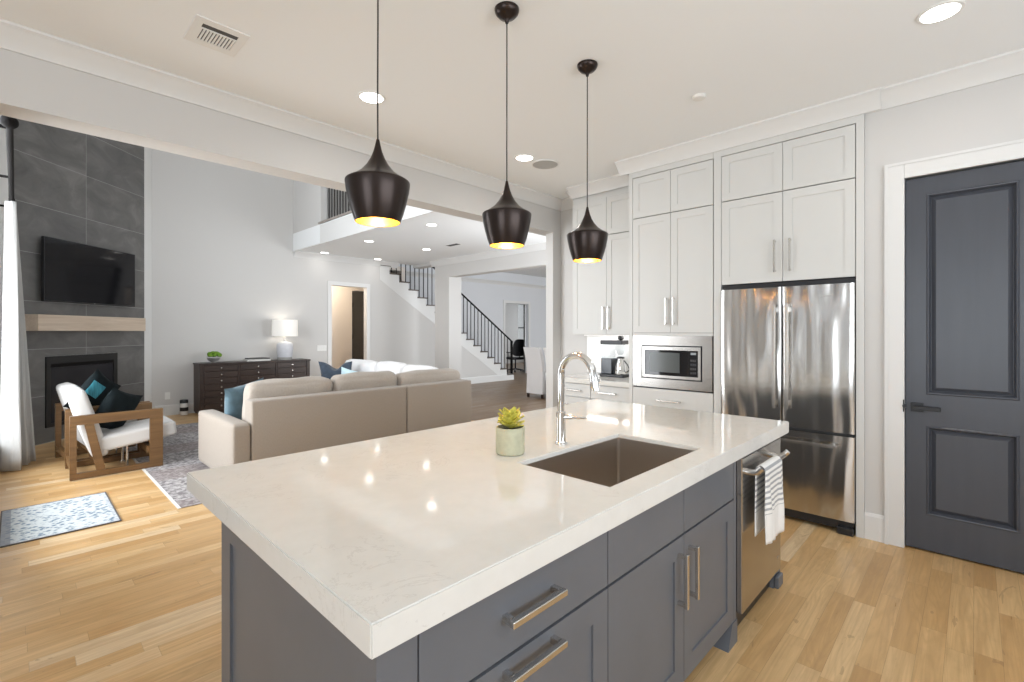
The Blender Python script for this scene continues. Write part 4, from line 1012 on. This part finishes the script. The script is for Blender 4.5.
# dresser with lamp, plant, books
DX0, DX1, DY0, DY1, DZ = 2.165, 4.035, 9.45, 9.855, 0.882
u = thing('dresser', 'long espresso wood apothecary dresser with rows of small drawers by the wall', 'dresser', (3.1, 9.65, 0))
b = MB(); b.box(DX0, DX1, DY0+0.022, DY1, 0.03, DZ-0.03); b.build('body', 'darkwood', u)
b = MB(); b.box(DX0-0.012, DX1+0.012, DY0-0.012, DY1+0.005, DZ-0.029, DZ, 0.004); b.build('top', 'darkwood', u)
b = MB(); b.box(DX0+0.02, DX1-0.02, DY0+0.03, DY1-0.02, 0, 0.03); b.build('plinth', 'darkwood', u)
b = MB()
for x0_, x1_ in ((DX0, DX0+0.06), (DX1-0.06, DX1), (2.755, 2.785), (3.395, 3.425)): b.box(x0_, x1_, DY0, DY0+0.021, 0.03, DZ-0.03)
b.box(DX0+0.06, DX1-0.06, DY0, DY0+0.021, 0.03, 0.075); b.build('face_frame', 'darkwood', u)
for x0_, x1_ in ((DX0+0.065, 2.75), (2.79, 3.39), (3.43, DX1-0.065)):
    nr = 7; hh = (DZ-0.035-0.08)/nr
    for r_ in range(nr):
        z0_ = 0.08+r_*hh
        b = MB(); b.box(x0_, x1_, DY0+0.002, DY0+0.021, z0_+0.004, z0_+hh-0.004, 0.004); d_ = b.build('drawer', 'darkwood', u)
        xm = (x0_+x1_)/2
        b = MB(); b.lathe([(0.011, -0.016), (0.015, -0.012), (0.013, -0.006), (0.006, 0)], (xm, DY0+0.002, z0_+hh/2), 12, 'y'); b.build('knob', 'nickel', d_, 40)
lx, ly = 3.63, 9.64
u = thing('table_lamp', 'pale ceramic table lamp with a white drum shade on the dresser', 'lamp', (lx, ly, DZ))
b = MB(); b.lathe([(0.125, 0.001), (0.127, 0.05)], (lx, ly, DZ), 36); b.build('foot', 'ceramicb', u, 40)
b = MB(); b.lathe([(0.127, 0.051), (0.135, 0.10), (0.148, 0.20), (0.150, 0.26), (0.140, 0.305), (0.115, 0.335), (0.07, 0.35), (0.03, 0.355)], (lx, ly, DZ), 40); b.build('base', 'ceramic', u, 60)
b = MB(); b.lathe([(0.018, 0.356), (0.018, 0.44), (0.012, 0.46), (0.004, 0.80)], (lx, ly, DZ), 16); b.build('stem', 'nickel', u, 40)
b = MB(); b.lathe([(0.232, 0.455), (0.226, 0.775), (0.222, 0.775), (0.228, 0.455)], (lx, ly, DZ), 48, cap=False); b.build('lamp_shade', 'shade', u, 50)
b = MB(); b.lathe([(0.012, 0.0), (0.03, 0.03), (0.034, 0.06), (0.02, 0.09), (0.004, 0.1)], (lx, ly, DZ+0.52), 16); b.build('bulb', mat('soft_bulb', (1, 0.95, 0.85), 0.4, emit=(1, 0.9, 0.75), estr=8), u, 50)
l = bpy.data.lights.new('lamp_light', 'POINT'); l.energy = 1.1; l.color = (1, 0.93, 0.83); l.shadow_soft_size = 0.05
lo = bpy.data.objects.new('lamp_light', l); COL.objects.link(lo); lo.parent = u; lo.location = (0.06, -0.0, 0.66)
u = thing('moss_bowl', 'little footed bowl heaped with green moss on the dresser', 'potted plant', (2.41, 9.62, DZ))
b = MB(); b.lathe([(0.035, 0.001), (0.04, 0.012), (0.05, 0.025), (0.085, 0.05), (0.10, 0.085), (0.094, 0.085)], (2.41, 9.62, DZ), 28); b.build('bowl', 'bowl', u, 40)
b = MB(); rr = random.Random(5)
for k in range(26):
    a = rr.uniform(0, 2*PI); r_ = 0.085*math.sqrt(rr.random()); s_ = rr.uniform(0.026, 0.042)
    b.cushion((2.41+r_*math.cos(a)*1.2, 9.62+r_*math.sin(a), DZ+0.120+0.060*(1-(r_/0.085)**2)), (s_*2, s_*2, s_*1.5), s_*0.7, (0, 0, 0), 4)
b.build('moss', 'moss', u, 80)
b = MB(); b.box(2.93, 3.33, 9.52, 9.76, DZ+0.001, DZ+0.034, 0.003); lone('coffee_table_book', b, 'paper', 'pale flat book lying under the dark one on the dresser', 'book', (3.13, 9.64, DZ), 'books on the dresser')
b = MB(); b.box(2.95, 3.32, 9.53, 9.75, DZ+0.035, DZ+0.056, 0.003); lone('coffee_table_book', b, 'bookd', 'thin dark book lying on top of the pale one on the dresser', 'book', (3.13, 9.64, DZ+0.035), 'books on the dresser')
b = MB(); b.lathe([(0.055, 0.001), (0.062, 0.01), (0.062, 0.25), (0.055, 0.262), (0.02, 0.266)], (2.0, 9.74, 0), 28)
lone('striped_canister', b, 'bands', 'black and white banded canister on the floor beside the dresser', 'canister', (2.0, 9.74, 0.0), smooth=40)
def plate(name, cx, z, label, cat, w_, h_, n_):
    u = thing(name, label, cat, (cx, YB, z))
    b = MB(); b.box(cx-w_/2, cx+w_/2, YB-0.007, YB-0.0005, z-h_/2, z+h_/2, 0.002); b.build('plate', 'plastic', u)
    for k in range(n_):
        xx = cx+(k-(n_-1)/2)*0.045
        b = MB(); b.box(xx-0.015, xx+0.015, YB-0.010, YB-0.0072, z-0.03, z+0.03, 0.001); b.build('switch' if n_ > 1 else 'socket', 'plastic', u)
plate('wall_outlet', 1.79, 0.335, 'white wall outlet low on the wall beside the fireplace', 'outlet', 0.075, 0.12, 1)
plate('light_switch', 4.47, 1.08, 'white multi-gang light switch on the wall beside the open doorway', 'light switch', 0.20, 0.12, 3)

# ------------------------------------------------------------------ stairs and railings
u = thing('staircase', 'straight staircase with dark treads and black iron balusters', 'staircase', (9.0, 10.4, 0))
NS = 17; SY0_, SY1_ = YB-0.004, YF-0.002
b = MB(); poly = []
for i in range(1, NS+1):
    x = SX-RUN*(i-1); poly += [(x, RIS*(i-1)), (x, RIS*i-0.03)]
xe = SX-RUN*NS; poly += [(xe, RIS*NS-0.03), (xe, RIS*NS-0.35)]
b.prism(poly + [(SX-0.35, 0.0)], lambda p, q, t: (p, t, q), SY0_, SY0_+0.05)
b.prism(poly + [(SX-0.35, 0.0)], lambda p, q, t: (p, t, q), YB+0.125, SY1_)
b.build('stringer', 'trim', u)
for i in range(1, NS+1):
    x = SX-RUN*(i-1); b = MB(); b.box(x-RUN+0.0005, x+0.028, YB-0.03, SY1_, RIS*i-0.029, RIS*i, 0.004); b.build('tread', 'treadwood', u)
RH = 0.95
for i in range(1, NS+1):
    for q in (0.06, 0.19):
        x = SX-RUN*(i-1)-q; zt = (SX-x)*sl+RIS+RH-0.02
        b = MB(); b.box(x-0.008, x+0.008, YB+0.02, YB+0.036, RIS*i, zt); b.build('baluster', 'iron', u)
b = MB(); b.bar((SX+0.02, YB+0.028, RIS+RH-0.01), (xe, YB+0.028, (SX-xe)*sl+RIS+RH), 0.04, 0.03); b.build('handrail', 'iron', u)
b = MB(); b.box(SX-0.025, SX+0.012, YB+0.010, YB+0.046, RIS, RIS+RH+0.01); b.build('newel_post', 'iron', u)
b = MB(); b.box(8.45, SX+0.03, YB-0.02, YB-0.005, 0.0, 0.145); b.build('plinth', 'trim', u)
u = thing('loft_railing', 'loft railing of dark iron balusters high above the living room', 'railing', (XL+0.07, 7.0, 3.40))
b = MB(); b.box(XL-0.035, XL+0.14, 4.0, 8.66, 3.402, 3.432); b.build('cap_rail', mat('cap_wood', (0.30, 0.27, 0.24), 0.5), u)
y = 8.42
while y > 5.2:
    b = MB(); b.box(XL+0.06, XL+0.076, y-0.008, y+0.008, 3.433, 4.34); b.build('baluster', 'ironbr', u); y -= 0.105
b = MB(); b.box(XL+0.045, XL+0.091, 4.0, 8.60, 4.34, 4.38); b.build('handrail', 'ironbr', u)

# ------------------------------------------------------------------ dining room and office
def dining_chair(x, y, label):
    u = thing('dining_chair', label, 'chair', (x, y, 0), 0, 'slipcovered chairs in the dining room', local=True)
    b = MB(); n = 16; pts = []
    for i in range(n+1):
        z = 0.09+1.0*i/n; q = max(0, (z-0.45)/0.65); pts.append((-0.02-0.10*q**2+0.02*math.sin(z*3), z))
    poly = pts + [(p+0.10-0.03*max(0, (z-0.45)), z) for p, z in reversed(pts)]
    b.prism(poly, lambda p, q, t: (p, t, q), -0.225, 0.225); b.build('backrest', 'whitecush', u, 50)
    b = MB(); b.cushion((0.33, 0, 0.44), (0.48, 0.47, 0.12), 0.04, (0, 0, 0.015), 8); b.build('seat', 'whitecush', u, 60)
    b = MB(); b.box(0.085, 0.55, -0.222, 0.222, 0.09, 0.385, 0.01); b.build('skirt', 'whitecush', u)
    for px_, py_ in ((0.02, -0.2), (0.02, 0.2), (0.52, -0.2), (0.52, 0.2)):
        b = MB(); b.box(px_-0.02, px_+0.02, py_-0.02, py_+0.02, 0, 0.089); b.build('leg', 'darkwood', u)
    return u
dcn = dining_chair(7.78, 6.83, 'white slipcovered dining chair seen through the wide opening')
copy_thing(dcn, (7.84, 6.32, 0), 'white slipcovered dining chair half hidden by the opening edge')
ox, oy = 12.35, 11.75
u = thing('office_chair', 'black mesh office chair in the room beyond the far doorway', 'office chair', (ox, oy, 0), math.radians(75), local=True)
b = MB()
for k in range(5):
    a = 2*PI*k/5; b.tube([(0, 0, 0.10), (0.30*math.cos(a), 0.30*math.sin(a), 0.07)], [0.03, 0.018], 8); b.lathe([(0.028, -0.02), (0.028, 0.02)], (0.30*math.cos(a), 0.30*math.sin(a), 0.03), 12, 'y')
b.build('base', 'black', u, 40)
b = MB(); b.tube([(0, 0, 0.10), (0, 0, 0.44)], 0.028, 12); b.build('gas_column', 'black', u, 40)
b = MB(); b.cushion((0.0, 0, 0.48), (0.50, 0.50, 0.09), 0.04, (0, 0, 0.01), 8); b.build('seat', 'black', u, 60)
b = MB(); n = 28
pts = [(0.235*math.copysign(abs(math.cos(2*PI*k/n))**0.55, math.cos(2*PI*k/n))*(1-0.12*math.sin(2*PI*k/n)), 0.86+0.30*math.copysign(abs(math.sin(2*PI*k/n))**0.6, math.sin(2*PI*k/n))) for k in range(n)]
b.prism(pts, lambda p, q, t: (t-0.30+0.9*p*p-0.12*(q-0.86), p, q), 0, 0.045); b.tube([(-0.16, 0, 0.45), (-0.27, 0, 0.52), (-0.29, 0, 0.7)], 0.02, 8); b.build('backrest', 'black', u, 60)
for q in (-1, 1):
    b = MB(); b.tube([(-0.05, 0.25*q, 0.46), (-0.05, 0.30*q, 0.5), (-0.05, 0.30*q, 0.68)], 0.015, 8); b.box(-0.16, 0.1, 0.30*q-0.03, 0.30*q+0.03, 0.68, 0.71, 0.01); b.build('armrest', 'black', u, 40)
b = MB(); b.bar((12.17, YF+0.15, 1.18), (12.80, YF+0.70, 1.18), 0.04, 2.34); dd = struct('door_3', b, 'door2')
b = MB(); b.tube([(12.73, YF+0.66, 0.95), (12.69, YF+0.71, 0.95), (12.62, YF+0.65, 0.95)], 0.01, 8); b.build('door_handle', 'iron', dd, 40)
l = bpy.data.lights.new('hall_light', 'POINT'); l.energy = 26; l.color = (1, 0.88, 0.74); l.shadow_soft_size = 0.1
lo = bpy.data.objects.new('hall_light', l); COL.objects.link(lo); lo.location = (4.9, 10.6, 2.6)
